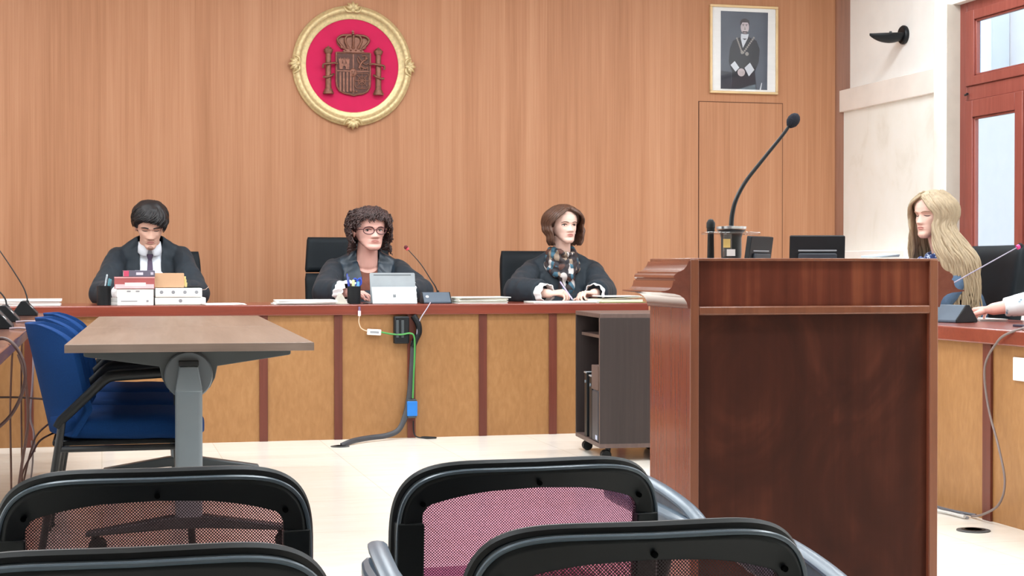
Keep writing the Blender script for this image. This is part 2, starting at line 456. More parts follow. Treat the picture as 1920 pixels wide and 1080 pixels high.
outl = [(462, 415), (728, 415), (728, 640), (724, 680), (705, 712), (670, 730), (630, 736), (598, 745), (566, 736), (525, 730), (488, 712), (468, 680), (462, 640)]
cx, cy = 595, 570
sh.relief(zp(outl), -.012, .014)
inn = [((x-cx)*.93+cx, (y-cy)*.94+cy) for x, y in outl]
rim = MB()
for i in range(len(outl)):
    p, q = zp(outl)[i], zp(outl)[(i+1) % len(outl)]
    rim.cone((p[0], -.026, p[1]), (q[0], -.026, q[1]), .006, .006, 8)
sh_o = sh.build('shield', M['bronze_dark'], cr)
rl = MB()
ys = -.026
rl.relief(zp([(590, 425), (600, 425), (600, 730), (590, 730)]), ys, .004); rl.relief(zp([(470, 552), (720, 552), (720, 561), (470, 561)]), ys, .004)
# castle
for x in (495, 523, 551): rl.relief(zp([(x-14, 470), (x-14, 462), (x-7, 462), (x-7, 468), (x-3, 468), (x-3, 455), (x+4, 455), (x+4, 468), (x+8, 468), (x+8, 462), (x+14, 462), (x+14, 470), (x+11, 500), (x-11, 500)]), ys, .009)
rl.relief(zp([(487, 500), (560, 500), (563, 515), (560, 545), (535, 545), (535, 525), (523, 517), (511, 525), (511, 545), (487, 545), (484, 515)]), ys, .008)
# rampant animal
for pts, r in (([(640, 535), (650, 505), (668, 480), (690, 470)], .009), ([(650, 505), (632, 480), (625, 455)], .005), ([(665, 485), (645, 462), (632, 440)], .005), ([(690, 470), (700, 448), (684, 436), (664, 440)], .006), ([(668, 490), (690, 505), (712, 495)], .005), ([(650, 512), (672, 530), (668, 548)], .006), ([(644, 520), (690, 535), (706, 525), (708, 548)], .006), ([(645, 525), (650, 548)], .006)):
    q = smooth_path([((x-590)*K, ys-.004, (514-y)*K) for x, y in pts], 4); rl.tube(q, [r*(1-.35*i/len(q)) for i in range(len(q))], 8)
rl.ell(((696-590)*K, ys-.006, (514-456)*K), (.011, .008, .012))
# bars
for i in range(4): x = 486+i*27; rl.relief(zp([(x, 566), (x+14, 566), (x+14, 722-abs(i-1.5)*3), (x, 716)]), ys, .007)
# chain work
for a in range(8):
    t = a*PI/4; c0 = ((662-590)*K, ys-.003, (514-630)*K)
    p1 = (c0[0]+.05*math.cos(t), ys-.003, c0[2]+.052*math.sin(t)); rl.cone(c0, p1, .0035, .0035, 6)
for q in ((.024, .025), (.05, .052)):
    lp = [(c0[0]+q[0]*max(-1, min(1, 1.25*math.cos(t*PI/12))), ys-.003, c0[2]+q[1]*max(-1, min(1, 1.25*math.sin(t*PI/12)))) for t in range(25)]; rl.tube(lp, .0035, 6)
for t in (-1, 0, 1): rl.ell(((598+t*22-590)*K, ys-.004, (514-714)*K), (.008, .005, .007))
rl.build('relief', M['bronze'], sh_o, angle=50)
ov = MB(); ov.ell(((594-590)*K, ys-.002, (514-568)*K), (.027, .008, .031), n=28)
for dx, dz in ((-.009, .008), (.009, .008), (0, -.01)): ov.ell(((594-590)*K+dx, ys-.01, (514-568)*K+dz), (.005, .004, .006))
ov.build('oval_escutcheon', M['bronze'], sh_o); rim.build('shield_border', M['bronze'], sh_o)
cw = MB()                                               # closed crown
cw.relief(zp([(512, 406), (530, 385), (660, 385), (680, 406), (655, 412), (536, 412)]), -.012, .022)
cw.relief(zp([(500, 384), (470, 350), (462, 315), (480, 290), (520, 300), (560, 280), (594, 274), (630, 280), (668, 300), (706, 290), (722, 315), (712, 350), (684, 384)]), -.012, .012)
for sx in (-1, -.52, 0, .52, 1):
    q = smooth_path([((594+sx*70-590)*K, -.03, (514-386)*K), ((594+sx*122-590)*K, -.034-.012*(1-abs(sx)), (514-325)*K), ((594+sx*96-590)*K, -.04, (514-288)*K), ((594+sx*30-590)*K, -.04, (514-280)*K)], 5)
    cw.tube(q, .0085, 8)
for sx in (-1, -.5, 0, .5, 1): cw.ell(((594+sx*88-590)*K, -.032, (514-372)*K), (.012, .008, .014))
for sx in (-1, -.33, .33, 1): cw.ell(((594+sx*60-590)*K, -.035, (514-396)*K), (.008, .006, .006))
cw.ell(((592-590)*K, -.036, (514-268)*K), (.011, .01, .010)); cw.relief(zp([(588, 240), (594, 240), (594, 248), (602, 248), (602, 253), (594, 253), (594, 264), (588, 264), (588, 253), (580, 253), (580, 248), (588, 248)]), -.028, .008)
cw.build('crown', M['bronze'], cr, angle=50)
for xc in (400, 790):
    pl = MB(); X = (xc-590)*K
    def ring(z0, z1, r0, r1): pl.cone((X, -.032, (514-z0)*K), (X, -.032, (514-z1)*K), r0, r1, 16)
    ring(738, 722, .037, .037); ring(722, 700, .033, .028); ring(700, 425, .021, .019); ring(425, 412, .026, .028); ring(412, 395, .031, .033); ring(395, 380, .026, .02); ring(380, 368, .012, .004)
    s = 1 if xc < 500 else -1
    q = smooth_path([(X-s*.038, -.05, (514-540)*K), (X-s*.036, -.058, (514-515)*K), (X, -.062, (514-508)*K), (X+s*.04, -.05, (514-500)*K), (X+s*.062, -.04, (514-505)*K)], 5); pl.tube(q, .008, 8)
    q = smooth_path([(X-s*.036, -.045, (514-610)*K), (X-s*.01, -.058, (514-612)*K), (X+s*.02, -.056, (514-598)*K), (X+s*.034, -.04, (514-585)*K)], 5); pl.tube(q, .008, 8)
    pl.build('column', M['bronze'], cr, angle=50)

# ------------------------------------------------------------------ framed portrait
pf = thing('framed_portrait', 'framed dark portrait of a standing man in ceremonial dress, above the flush door', 'picture', (4.601, YW, 2.588))
fw, fh = .268, .325
f_ = MB()
for a, b in (((-fw, -fh), (fw, -fh+.018)), ((-fw, fh-.018), (fw, fh)), ((-fw, -fh+.018), (-fw+.018, fh-.018)), ((fw-.018, -fh+.018), (fw, fh-.018))): f_.span((a[0], -.028, a[1]), (b[0], 0, b[1]))
f_.build('frame', P('gilt_frame', (222, 192, 146), .4, metal=.1), pf, .004)
MB().span((-fw+.016, -.014, -fh+.016), (fw-.016, -.002, fh-.016)).build('mount', M['paper'], pf, flat=True)
pc = [P('photo_grey', (84, 92, 104), .6, var=.12, scale=(6, 6, 6)), P('photo_coat', (42, 46, 54), .6, var=.1), P('photo_skin', (206, 194, 196), .6), P('photo_hair', (58, 52, 56), .6), P('photo_white', (214, 220, 226), .6), P('photo_chain', (150, 146, 140), .6), P('photo_dark', (52, 58, 68), .6)]
pr = MB()
def px(pts): return [((x-555)*.00086, (455-y)*.00086) for x, y in pts]   # crop pixels to metres
def ellp(cx, cy, rx, ry, n=24): return [(cx+rx*math.cos(2*PI*i/n), cy+ry*math.sin(2*PI*i/n)) for i in range(n)]
def lay(i, pts, k): pr.mi = i; pr.relief(px(pts), -.014-.0004*k, .0004)
lay(0, [(343, 795), (770, 795), (776, 130), (343, 130)], 1)
lay(6, [(343, 795), (440, 795), (440, 650), (343, 640)], 2)
lay(1, [(440, 790), (445, 640), (428, 600), (415, 560), (425, 450), (455, 380), (530, 345), (600, 345), (670, 375), (700, 450), (690, 560), (655, 640), (672, 790)], 3)
lay(4, [(528, 320), (598, 320), (590, 355), (545, 440), (525, 360)], 4)
lay(1, [(540, 360), (585, 360), (560, 372)], 5)
lay(3, ellp(562, 232, 44, 44), 5); lay(2, ellp(562, 262, 38, 58), 6); lay(3, [(524, 250), (530, 200), (600, 200), (602, 250), (592, 222), (540, 222)], 7)
lay(3, [(538, 298), (588, 298), (580, 322), (548, 322)], 7); lay(2, [(548, 308), (578, 308), (576, 314), (550, 314)], 8)
for x in (547, 577): lay(3, ellp(x, 250, 6, 3, 10), 8); lay(3, [(x-10, 238), (x+10, 236), (x+10, 241), (x-10, 243)], 8)
lay(5, [(562, 255), (570, 285), (555, 285)], 8)
for i in range(9):
    t = i/8; lay(5, ellp(490+45*t, 360+115*t, 8, 8, 8), 5); lay(5, ellp(645-95*t, 350+130*t, 9, 9, 8), 5)
lay(5, ellp(537, 478, 14, 16, 10), 6); lay(5, ellp(582, 490, 17, 17, 10), 6)
lay(4, [(432, 590), (470, 555), (512, 610), (478, 645)], 5); lay(4, [(560, 610), (610, 565), (650, 625), (600, 682)], 5)
lay(2, ellp(530, 650, 34, 34, 18), 6)
for i in range(4): lay(5, [(508+i*13, 640), (511+i*13, 640), (518+i*12, 678), (515+i*12, 678)], 7)
lay(4, [(698, 795), (712, 795), (722, 735), (716, 735)], 4)
pr.build('print', pc, pf, flat=True)
MB().span((-fw+.018, -.022, -fh+.018), (fw-.018, -.0205, fh-.018)).build('glazing', M['lens'], pf, flat=True)

# ------------------------------------------------------------------ uplighter on the plaster
wl = thing('wall_lamp', 'black leaf-shaped uplighter on the white plaster above stone rail', 'lamp', (5.43, 10.33, 2.60))
MB().lathe([(0, 0), (.062, 0), (.066, .008), (.066, .02), (.058, .03), (0, .032)], 28, R=Matrix(((0, 0, -1), (1, 0, 0), (0, 1, 0)))).build('wall_plate', M['black_plastic'], wl)
bd = MB(); rg = []
for i in range(15):
    t = i/14; x = -.03-.24*t; hw = .055*math.sin(PI*min(1, .3+.7*t))**.8*(1 if t < .99 else .1)+.002; dp = .062*math.sin(PI*min(.98, .22+.76*t))**.75+.002
    z0 = .008-.012*t
    rg.append([V((x, hw*math.cos(a), z0-dp*max(0, -math.sin(a))*1.0 + .006*max(0, math.sin(a)))) for a in [2*PI*j/20 for j in range(20)]])
bd.rings(rg); bd.build('shade', M['black_plastic'], wl, angle=60)
MB().cone((-.11, 0, .008), (-.11, 0, .022), .012, .008, 12).build('knob', M['dark_grey_metal'], wl)
# ------------------------------------------------------------------ benches and desks
def bench(name, label, L, top_z, depth, pils, nose=.06):
    """front along local +X, facing -Y, front face of the panel at y=0"""
    t = thing(name, label, 'bench')
    return t
jb = thing('judges_bench', 'long judges bench with red-brown top and golden panels along the back', 'bench', (0, 9.23, 0))
X0, X1 = -1.6, 3.165
MB().span((X0, -.03, .710), (X1, .70, .77)).build('benchtop', M['bench_top'], jb, .006)
MB().span((X0, 0, .0), (3.28, .035, .710)).build('front_panel', M['bench_panel'], jb, flat=True)
for k in range(-3, 7):
    x = .885+.4228*k
    MB().span((x-.0235, -.012, 0), (x+.0235, .0, .710)).build('pilaster', M['bench_pil'], jb, .002)
for x in (X0+.02, .7, 2.0, X1-.03): MB().span((x-.015, .035, 0), (x+.015, .66, .71)).build('gusset', M['bench_panel'], jb, flat=True)
sb = thing('side_bench', 'side bench with red-brown top beside the lectern under the window', 'bench', (3.335, 4.2, 0))
MB().span((-.03, 0, .686), (.66, 4.9, .745)).build('benchtop', M['bench_top'], sb, .006)
MB().span((0, .02, 0), (.035, 4.88, .686)).build('front_panel', M['bench_panel'], sb, flat=True)
for k in range(5):
    y = 5.655-4.2 + (k-1)*.95
    MB().span((-.012, y-.03, 0), (.0, y+.03, .686)).build('pilaster', M['bench_pil'], sb, .002)
MB().span((.035, .02, 0), (.62, .05, .686)).build('end_panel', M['bench_panel'], sb, flat=True); MB().span((.035, 4.85, 0), (.62, 4.88, .686)).build('end_panel', M['bench_panel'], sb, flat=True)
ld = thing('side_desk', 'dark wooden desk with three black microphones, left of the blue chairs', 'desk', (-.28, 4.1, 0))
MB().span((-.75, 0, .70), (0, 4.85, .74)).build('desktop', M['left_top'], ld, .005)
for y in (.15, 2.4, 4.7):
    MB().span((-.7, y-.02, 0), (-.42, y+.02, .70)).build('leg', M['left_top'], ld, .003)
# white switch plate, floor boxes
sp = tag(MB().span((-.008, -.055, -.044), (0, .055, .044)).build('switch_plate', M['white'], bevel=.003, loc=(3.335, 5.42, .60)), 'white square switch plate on the front of the side bench', 'switch plate')
MB().span((-.011, -.025, -.03), (-.008, .025, .03)).build('switch', M['white'], sp, .001)
def floor_box(x, y, r, label):
    t = thing('floor_outlet', label, 'floor outlet', (x, y, 0))
    MB().lathe([(0, 0), (r, 0), (r, .003), (r-.012, .005), (0, .005)], 32).build('lid', M['dark_grey_metal'], t)
    MB().lathe([(r-.022, .005), (r-.018, .0062), (r-.03, .0062), (r-.03, .005)], 32).build('ring', M['black_plastic'], t)
floor_box(3.149, 5.447, .062, 'dark round floor outlet lid in front of the side bench')
floor_box(1.265, 8.86, .052, 'dark round floor outlet where the flat grey cable duct ends')

# ------------------------------------------------------------------ lectern
lt = thing('lectern', 'tall mahogany lectern with stepped side mouldings in front of the benches', 'lectern', (1.66, 3.6, 0), math.radians(.4))
hw = .321; D = .282
for s in (-1, 1):
    a, b = sorted((s*hw, s*(hw-.020)))
    MB().span((a, .0, 0), (b, D, .999)).build('side_panel', [M['lect_side']], lt, .002)
    MB().span((a-.0006, -.006, 0), (b+.0006, 0, 1.0)).build('edge_strip', M['lect_edge'], lt, .002)
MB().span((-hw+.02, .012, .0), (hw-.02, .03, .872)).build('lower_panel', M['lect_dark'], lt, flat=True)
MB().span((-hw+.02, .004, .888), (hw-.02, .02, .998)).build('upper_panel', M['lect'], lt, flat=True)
MB().span((-hw+.02, -.006, .868), (hw-.02, .05, .889)).build('ledge', M['lect_edge'], lt, .004)
MB().span((-hw, -.004, .996), (hw, D, 1.0025)).build('top', M['lect_edge'], lt, .0015)
MB().span((-hw+.02, D-.02, 0), (hw-.02, D, .995)).build('back_panel', M['lect_side'], lt, flat=True)
mp = [(-.003, .9955), (.005, .9955), (.007, .990), (.010, .984), (.016, .977), (.024, .972), (.033, .970), (.0335, .967), (.037, .966), (.041, .962), (.042, .957), (.039, .953), (.0385, .950), (.043, .949), (.044, .945), (.045, .939), (.048, .933), (.055, .928), (.064, .926), (.072, .9255), (.073, .9225), (.062, .921), (.04, .919), (.026, .915), (.016, .908), (.010, .899), (.007, .889), (.006, .884), (-.003, .884)]
for s in (-1, 1):
    Mx = Matrix(((s, 0, 0, s*hw), (0, 0, 1, -.004), (0, 1, 0, 0), (0, 0, 0, 1)))
    MB().prism(mp, Mx, D+.004).build('side_moulding', M['lect_mould'], lt, angle=25)
# gooseneck microphone standing on the lectern
gm = thing('lectern_microphone', 'tall black gooseneck microphone rising from the lectern top', 'microphone', (1.491, 3.72, 1.0025))
MB().lathe([(0, 0), (.024, 0), (.025, .01), (.025, .05), (.028, .062), (.036, .07), (0, .072)], 32).build('base', P('black_green_plastic', (34, 44, 48), .35), gm)
MB().lathe([(0, .072), (.036, .072), (.037, .078), (.0, .080)], 32).build('chrome_collar', P('bright_metal', (214, 218, 222), .22, metal=.8), gm)
neck = smooth_path([(0, 0, .08), (.003, 0, .11), (.013, 0, .145), (.036, 0, .186), (.075, 0, .234), (.135, 0, .304), (.153, 0, .329)], 6)
MB().tube(neck, [.0062-.0022*i/len(neck) for i in range(len(neck))], 10).build('gooseneck', M['black_metal'], gm)
hd = MB(); dr = V((.6, 0, .8)).normalized(); c0 = V((.158, 0, .334))
hd.tube([c0+dr*d for d in (-.012, -.006, 0, .01, .018, .024, .028)], [.006, .011, .0145, .0155, .0135, .009, .002], 18); hd.build('microphone_head', P('black_foam', (30, 32, 44), .95, var=.2, scale=(300, 300, 300), bump=.6, bscale=(700, 700, 700)), gm, angle=60)
cp = MB(); cp.box((-.012, -.028, .061), (.135, .05, .006)); cp.build('clear_plate', M['clear'], gm, .002)
cl = MB(); cl.span((-.034, -.0385, .004), (-.014, -.032, .06)); cl.build('clear_holder', M['clear'], gm, .001)
MB().span((-.036, -.042, .026), (-.019, -.0385, .047)).build('yellow_label', P('yellow_label', (226, 196, 120), .6), gm, flat=True)
MB().span((-.027, -.0415, .006), (-.006, -.0385, .022)).build('white_label', M['white'], gm, flat=True)
MB().lathe([(0, 0), (.0085, 0), (.0075, .062), (.0095, .066), (.0095, .073), (.0105, .074), (.0105, .086), (.006, .094), (0, .096)], 18, c=(-.061, -.02, 0)).build('clip_post', M['black_plastic'], gm)

# ------------------------------------------------------------------ folding tables
M['disc_metal'] = P('mid_grey_metal', (96, 104, 110), .4, var=.04)
W_, L_ = .775, 2.995
t = thing('folding_table', 'long greyish oak table with folding pedestal legs beside the blue chairs', 'table', (.275, 5.235, 0), math.radians(-1.9))
for y0, y1 in ((0, 1.494), (1.498, L_)):
    tp = MB().span((-W_/2, y0, .714), (W_/2, y1, .74)).build('tabletop', [M['table_top']], t, .002)
    MB().span((-W_/2, y0-.0016, .7145), (W_/2, y0, .7395)).build('edge_band', M['table_edge'], tp, flat=True)
for y, s in ((.49, -1), (2.22, 1)):
    # wing bracket below the top, pivot disc, column, T-foot with castors
    br = MB(); Mx = Matrix(((1, 0, 0, 0), (0, 0, 1, y-.02), (0, 1, 0, 0), (0, 0, 0, 1)))
    br.prism([(-.35, .7135), (-.35, .680), (-.345, .676), (-.098, .640), (-.090, .60), (-.072, .565), (.072, .565), (.090, .60), (.098, .640), (.345, .676), (.35, .680), (.35, .7135)], Mx, .04)
    br.build('bracket', M['dark_grey_metal'], t, .002)
    d_ = MB(); Rz = Matrix(((1, 0, 0), (0, 0, s), (0, 1, 0)))
    d_.lathe([(0, .018), (.078, .018), (.082, .024), (.082, .034), (.078, .040), (0, .042)], 40, c=(0, y, .610), R=Rz)
    d_.build('pivot_disc', M['disc_metal'], t, angle=30)
    cu = MB(); yc = y+s*.052
    cu.rings([[V((sx*w_, yc+sy*q, z)) for sx, sy in ((-1, -1), (1, -1), (1, 1), (-1, 1))] for w_, q, z in ((.044, .022, .555), (.044, .022, .570), (.032, .012, .638), (.032, .010, .642))])
    cu.build('column_cap', M['grey_metal'], t, .004)
    MB().span((-.034, yc-.012, .643), (.034, yc+.012, .662)).build('latch', M['black_plastic'], t, .003)
    MB().prism(rrect(.092, .062, .016), Matrix.Translation((0, y+s*.03, .115)), .445).build('column', M['grey_metal'], t)
    ft = MB(); My = Matrix(((1, 0, 0, 0), (0, 0, 1, y+s*.03-.032), (0, 1, 0, 0), (0, 0, 0, 1)))
    ft.prism([(-.345, .068), (-.345, .082), (-.06, .128), (.06, .128), (.345, .082), (.345, .068), (.06, .085), (-.06, .085)], My, .064)
    ft.build('foot', M['dark_grey_metal'], t, .006)
    for sx in (-.315, .315):
        c_ = MB()
        for q in (-.013, .013): c_.cone((sx+.01, y+s*.03+q-.008, .031), (sx+.01, y+s*.03+q+.008, .031), .031, .031, 20)
        c_.cone((sx, y+s*.03, .03), (sx, y+s*.03, .07), .012, .012, 10)
        c_.build('castor', M['black_plastic'], t, .003)
MB().span((-.03, .5, .60), (.03, 2.2, .66)).build('crossbar', M['dark_grey_metal'], t, .004)

# ------------------------------------------------------------------ blue armchairs in a row
def make_blue_chair(label, loc):
    """faces +X; origin on the floor below the seat centre"""
    t = thing('blue_armchair', label, 'chair', loc, 0, 'blue armchairs along the table')
    H_ = .255
    so = MB(); rg = []
    for i in range(41):                                 # curved shell back, wrapping forward at both sides
        z = .40 + .385*i/40
        lean = -.215 - .085*((z-.40)/.385)
        wv = H_*(1 if z < .70 else (max(.0, 1-((z-.70)/.0875)**2))**.5*.62+.38)
        row_o, row_i = [], []
        for j in range(25):
            s = -1+2*j/24; y = wv*s
            x = lean + .150*abs(y/H_)**2.0*min(1, .35+.65*(z-.37)/.12)
            row_o.append(V((x, y, z))); row_i.append(V((x+.022, y*.975, z)))
        rg.append(row_o+row_i[::-1])
    so.rings(rg); so.build('backrest', M['blue_fabric'], t, .009, angle=60)
    se = MB(); rg = []
    for i in range(15):
        x = -.21+.53*i/14
        e = min(1, (i+.6)/2.2, (14-i+.6)/2.2)**.5
        row = []
        for j in range(28):
            a = 2*PI*j/28; cy, cz = math.cos(a), math.sin(a)
            y = .245*e*math.copysign(abs(cy)**.35, cy); z = .425-.02*(i/14-.5)*(i < 9)-.03*max(0, i/14-.7)+.048*e*math.copysign(abs(cz)**.7, cz)
            row.append(V((x, y, z)))
        rg.append(row)
    se.rings(rg); se.build('seat', M['blue_fabric'], t, angle=70)
    MB().span((-.2, -.21, .365), (.27, .21, .385)).build('seat_pan', M['black_plastic'], t, .006)
    for s in (-1, 1):
        y = s*.272
        ar = MB()
        ar.tube([V(q) for q in ((-.185, y, .435), (-.17, y, .458), (-.03, y, .592), (-.012, y, .604), (.008, y, .608), (.20, y, .618), (.235, y, .612), (.248, y, .595))], [.016, .019, .020, .021, .021, .021, .019, .014], 12, flat=.85)
        ar.build('armrest', M['black_plastic'], t)
        MB().tube([(-.165, y, .46), (-.19, y, .30), (-.235, y*.98, .012)], .013, 10).build('leg', M['black_metal'], t)
        MB().tube([(.235, y, .59), (.245, y, .42), (.27, y*.98, .012)], .013, 10).build('leg', M['black_metal'], t)
        for x in (-.235, .27): MB().lathe([(0, 0), (.017, 0), (.017, .016), (.012, .02), (0, .02)], 14, c=(x, y*.98, 0)).build('glide', M['black_plastic'], t)
        MB().tube([(-.185, y*.99, .36), (.25, y*.99, .36)], .011, 8).build('side_rail', M['black_metal'], t)
    for x in (-.17, .22): MB().tube([(x, -.27, .36), (x, .27, .36)], .010, 8).build('crossbar', M['black_metal'], t)
    return t
bc = make_blue_chair('blue armchair nearest the camera, tucked under the folding table from the left', (.035, 6.02, 0))
copy_tree(bc, (.045, 6.66, 0), label='middle blue armchair of the row tucked under the folding table')
copy_tree(bc, (.055, 7.30, 0), label='blue armchair of the row nearest the judges bench')

# ------------------------------------------------------------------ mesh-backed visitor chairs (facing +Y)
def make_mesh_chair(label, loc, rz, mesh, seat, arms, zt=.668, W=.457):
    t = thing('mesh_chair', label, 'chair', loc, rz, 'mesh-backed chairs in the public rows')
    Hb = .40
    az_ = zt-.668
    hw_ = W/2
    def outline(off, n=64):
        """open loop from lower left over the top to lower right"""
        pts = []
        w_, top = hw_-off, zt-off*1.0
        r = .115-off*.8
        zb = zt-Hb
        pts += [V((-w_+.012*(k/10-1)*0, 0, zb+(top-r-.03-zb)*k/10)) for k in range(10)]
        N = 44
        for k in range(N+1):                           # superelliptic shoulder and softly arched top
            a = PI-PI*k/N; ca, sa = math.cos(a), math.sin(a)
            x = w_*math.copysign(abs(ca)**.38, ca); z = (top-r-.03)+(r+.03)*abs(sa)**.56
            pts.append(V((x, 0, z)))
        pts += [V((w_, 0, zb+(top-r-.03-zb)*(1-k/10))) for k in range(1, 11)]
        return pts
    def bend(p, d=0):
        q = -.045+.9*p.x*p.x                            # wraps forward at the sides
        return V((p.x, q+d-.10*(p.z-zt)*0 + .10*(p.z-.45)*-.6, p.z))
    O = outline(0); I = []
    wi = hw_-.0405
    def arch(x): return zt-.0345-.030*(abs(x)/wi)**2.4
    for p in O:
        xi = p.x*(wi/hw_)*1.13; zi = p.z
        if abs(xi) < wi-.012: zi = arch(xi)
        elif abs(xi) < wi: zi = arch(xi)-.012*((abs(xi)-wi+.012)/.012)**2
        else: xi = math.copysign(wi, xi); zi = min(p.z-.004, arch(wi)-.012)
        I.append(V((xi, 0, zi)))
    n = len(O)
    fr = MB()
    fr.rings([[bend(O[i], -.012), bend(O[i], .014), bend(I[i], .012), bend(I[i], -.004), bend(O[i].lerp(I[i], .25), -.017)] for i in range(n)])
    fr.build('back_frame', M['frame_plastic'], t, .003, angle=35)
    MB().tube([bend(O[i]*1.0, -.014)+V((0, 0, -.002)) for i in range(n)], .0036, 8).build('edge_trim', M['rim_plastic'], t)
    bd_ = MB(); bd_.tube([bend(O[i], .016)+V((0, 0, .0035)) for i in range(n)], .009, 8); bd_.build('upholstered_edge', M['black_plastic'], t)
    for x, z in ((-.19, zt-.058), (0, zt-.026), (.19, zt-.058)):
        q = bend(V((x, 0, z)), -.0155); MB().cone(q+V((0, -.0004, 0)), q+V((0, .006, 0)), .0042, .0042, 12).build('screw', M['hole'], t)
    for s in (-1, 1):                                   # thicker sleeve on the lower uprights
        sl = MB(); sl.rings([[bend(V((s*(hw_+.0015), 0, z)), -.019), bend(V((s*(hw_+.0015), 0, z)), .016), bend(V((s*(hw_-.0415), 0, z)), .014), bend(V((s*(hw_-.0415), 0, z)), -.015)] for z in (zt-Hb-.03, zt-.2, zt-.094, zt-.0895)])
        sl.build('upright_sleeve', M['frame_plastic'], t, .003)
    m_ = MB(); G = []
    for i in range(25):
        z = zt-Hb+.0+ (Hb-.035)*i/24
        G.append([bend(V(((hw_-.032)*(-1+2*j/30), 0, z)), .004) for j in range(31)])
    # trim the grid to the frame opening
    top_tab = sorted([(p.x, p.z) for p in O if p.z > .45])
    for i, row in enumerate(G):
        for p in row:
            zl = interp([(x, z-.022) for x, z in top_tab], p.x)
            if p.z > zl: p.z = zl
    m_.grid(G); m_.build('mesh_backrest', mesh, t, angle=80)
    MB().span((-hw_+.01, -.03, zt-Hb-.02), (hw_-.01, -.0, zt-Hb+.025)).build('lower_rail', M['frame_plastic'], t, .006)
    sm = MB(); rg = []
    for i in range(13):
        y = .02+.44*i/12; e = min(1, (i+.5)/2, (12.5-i)/2)**.5; row = []
        for j in range(28):
            a = 2*PI*j/28; ca, sa = math.cos(a), math.sin(a)
            row.append(V((.235*e*math.copysign(abs(ca)**.35, ca), y, .375-.02*max(0, i/12-.7)+.035*e*math.copysign(abs(sa)**.7, sa))))
        rg.append(row)
    sm.rings(rg); sm.build('seat', seat, t, angle=70)
    MB().span((-.2, .04, .315), (.2, .42, .342)).build('seat_pan', M['black_plastic'], t, .006)
    MB().cone((0, .24, .11), (0, .24, .32), .026, .026, 16).build('gas_column', M['black_metal'], t)
    for k in range(5):
        a = 2*PI*k/5+.3; e = V((math.cos(a)*.26, .24+math.sin(a)*.26, .075))
        MB().tube([(0, .24, .115), e], [.03, .018], 10).build('leg', M['black_plastic'], t)
        c_ = MB()
        for q in (-.013, .013):
            u = V((-math.sin(a), math.cos(a), 0)); c_.cone(e+u*(q-.008)+V((0, 0, -.047)), e+u*(q+.008)+V((0, 0, -.047)), .028, .028, 16)
        c_.cone(e+V((0, 0, -.045)), e, .01, .01, 8); c_.build('castor', M['black_plastic'], t)
    if arms:
        for s in arms:
            x = s*.292
            a_ = thing('armrest', None, None); a_.parent = t; a_.location = (0, 0, az_*1.75)
            rl_ = MB()
            rl_.rings([[V((x+dx*w_, y, z+dz)) for dx, dz in ((-.022, -.016), (.022, -.016), (.026, -.006), (.026, .010), (.016, .017), (-.016, .017), (-.026, .010), (-.026, -.006))] for y, z, w_ in ((-.075, .556, .6), (-.06, .558, 1), (.05, .565, 1), (.30, .575, 1), (.36, .578, .8))])
            rl_.build('rail', M['arm_plastic'], a_, .003, angle=30)
            arc = smooth_path([(x+s*.004, -.055, .572), (x+s*.010, .02, .590), (x+s*.012, .14, .607), (x+s*.008, .26, .617), (x, .34, .615), (x-s*.006, .365, .600)], 5)
            MB().tube(arc, .015, 10, flat=.5).build('rim', M['arm_plastic'], a_)
            wb = MB(); wb.rings([[V((p.x-.006, p.y, p.z)), V((p.x+.006, p.y, p.z)), V((x+.006, p.y, .575)), V((x-.006, p.y, .575))] for p in arc if p.z > .576]); wb.build('web', M['web_plastic'], a_, flat=True)
            MB().cone((x, -.077, .557), (x, -.068, .557), .011, .011, 16).build('bolt_hole', M['black_plastic'], a_)
            MB().tube(smooth_path([(x, .10, .56), (x, .12, .46), (x*.93, .16, .36), (x*.6, .2, .325)], 4), .018, 10).build('post', M['frame_plastic'], a_)
            MB().cone((x-s*.05, -.02, .56), (x, -.02, .558), .014, .014, 12).build('hinge', M['frame_plastic'], a_)
    return t
make_mesh_chair('mesh chair without armrests in front of the folding tables, dark see-through back', (.079, 2.50, 0), math.radians(-.5), M['mesh_black'], M['dark_seat'], (), .672)
make_mesh_chair('mesh chair with wine-red back and a slate armrest beside the lectern', (.698, 2.66, 0), math.radians(3), M['mesh_red'], M['maroon'], (1,), .650)
make_mesh_chair('closest mesh chair at the lower left corner, cut off by the frame', (.029, 1.88, 0), 0, M['mesh_black'], M['dark_seat'], (), .660)
make_mesh_chair('closest mesh chair directly behind the wine-red one, with armrests', (.677, 2.01, 0), math.radians(-1), M['mesh_black'], M['dark_seat'], (-1, 1), .644)
# ------------------------------------------------------------------ rolling cabinet and what it holds
cb = thing('rolling_cabinet', 'dark brown open-sided cabinet on castors between the bench and the lectern', 'cabinet', (2.437, 7.843, 0), math.radians(-5))
cbm = WOOD('wenge_laminate', (40, 31, 30), (49, 39, 38), (58, 47, 45), grain=(60, 60, 2), rough=.45)
cbe = WOOD('wenge_edge', (84, 66, 62), (94, 75, 70), (104, 84, 78), rough=.45)
Wc, Dc, z0, z1 = .46, .62, .068, .748
MB().span((0, 0, z1-.022), (Wc, Dc, z1)).build('top', [cbe], cb, .002)
MB().span((0, 0, z0), (Wc, Dc, z0+.022)).build('bottom_shelf', [cbe], cb, .002)
MB().span((.0, 0, z0+.022), (Wc, .018, z1-.022)).build('side_panel', cbm, cb, .001); MB().span((.0, Dc-.018, z0+.022), (Wc, Dc, z1-.022)).build('side_panel', cbm, cb, .001)
MB().span((-.0012, 0, z0+.022), (0, .018, z1-.022)).build('edge_strip', cbe, cb, flat=True)
MB().span((Wc-.015, .018, z0+.022), (Wc, Dc-.018, z1-.022)).build('back_panel', cbm, cb, flat=True)
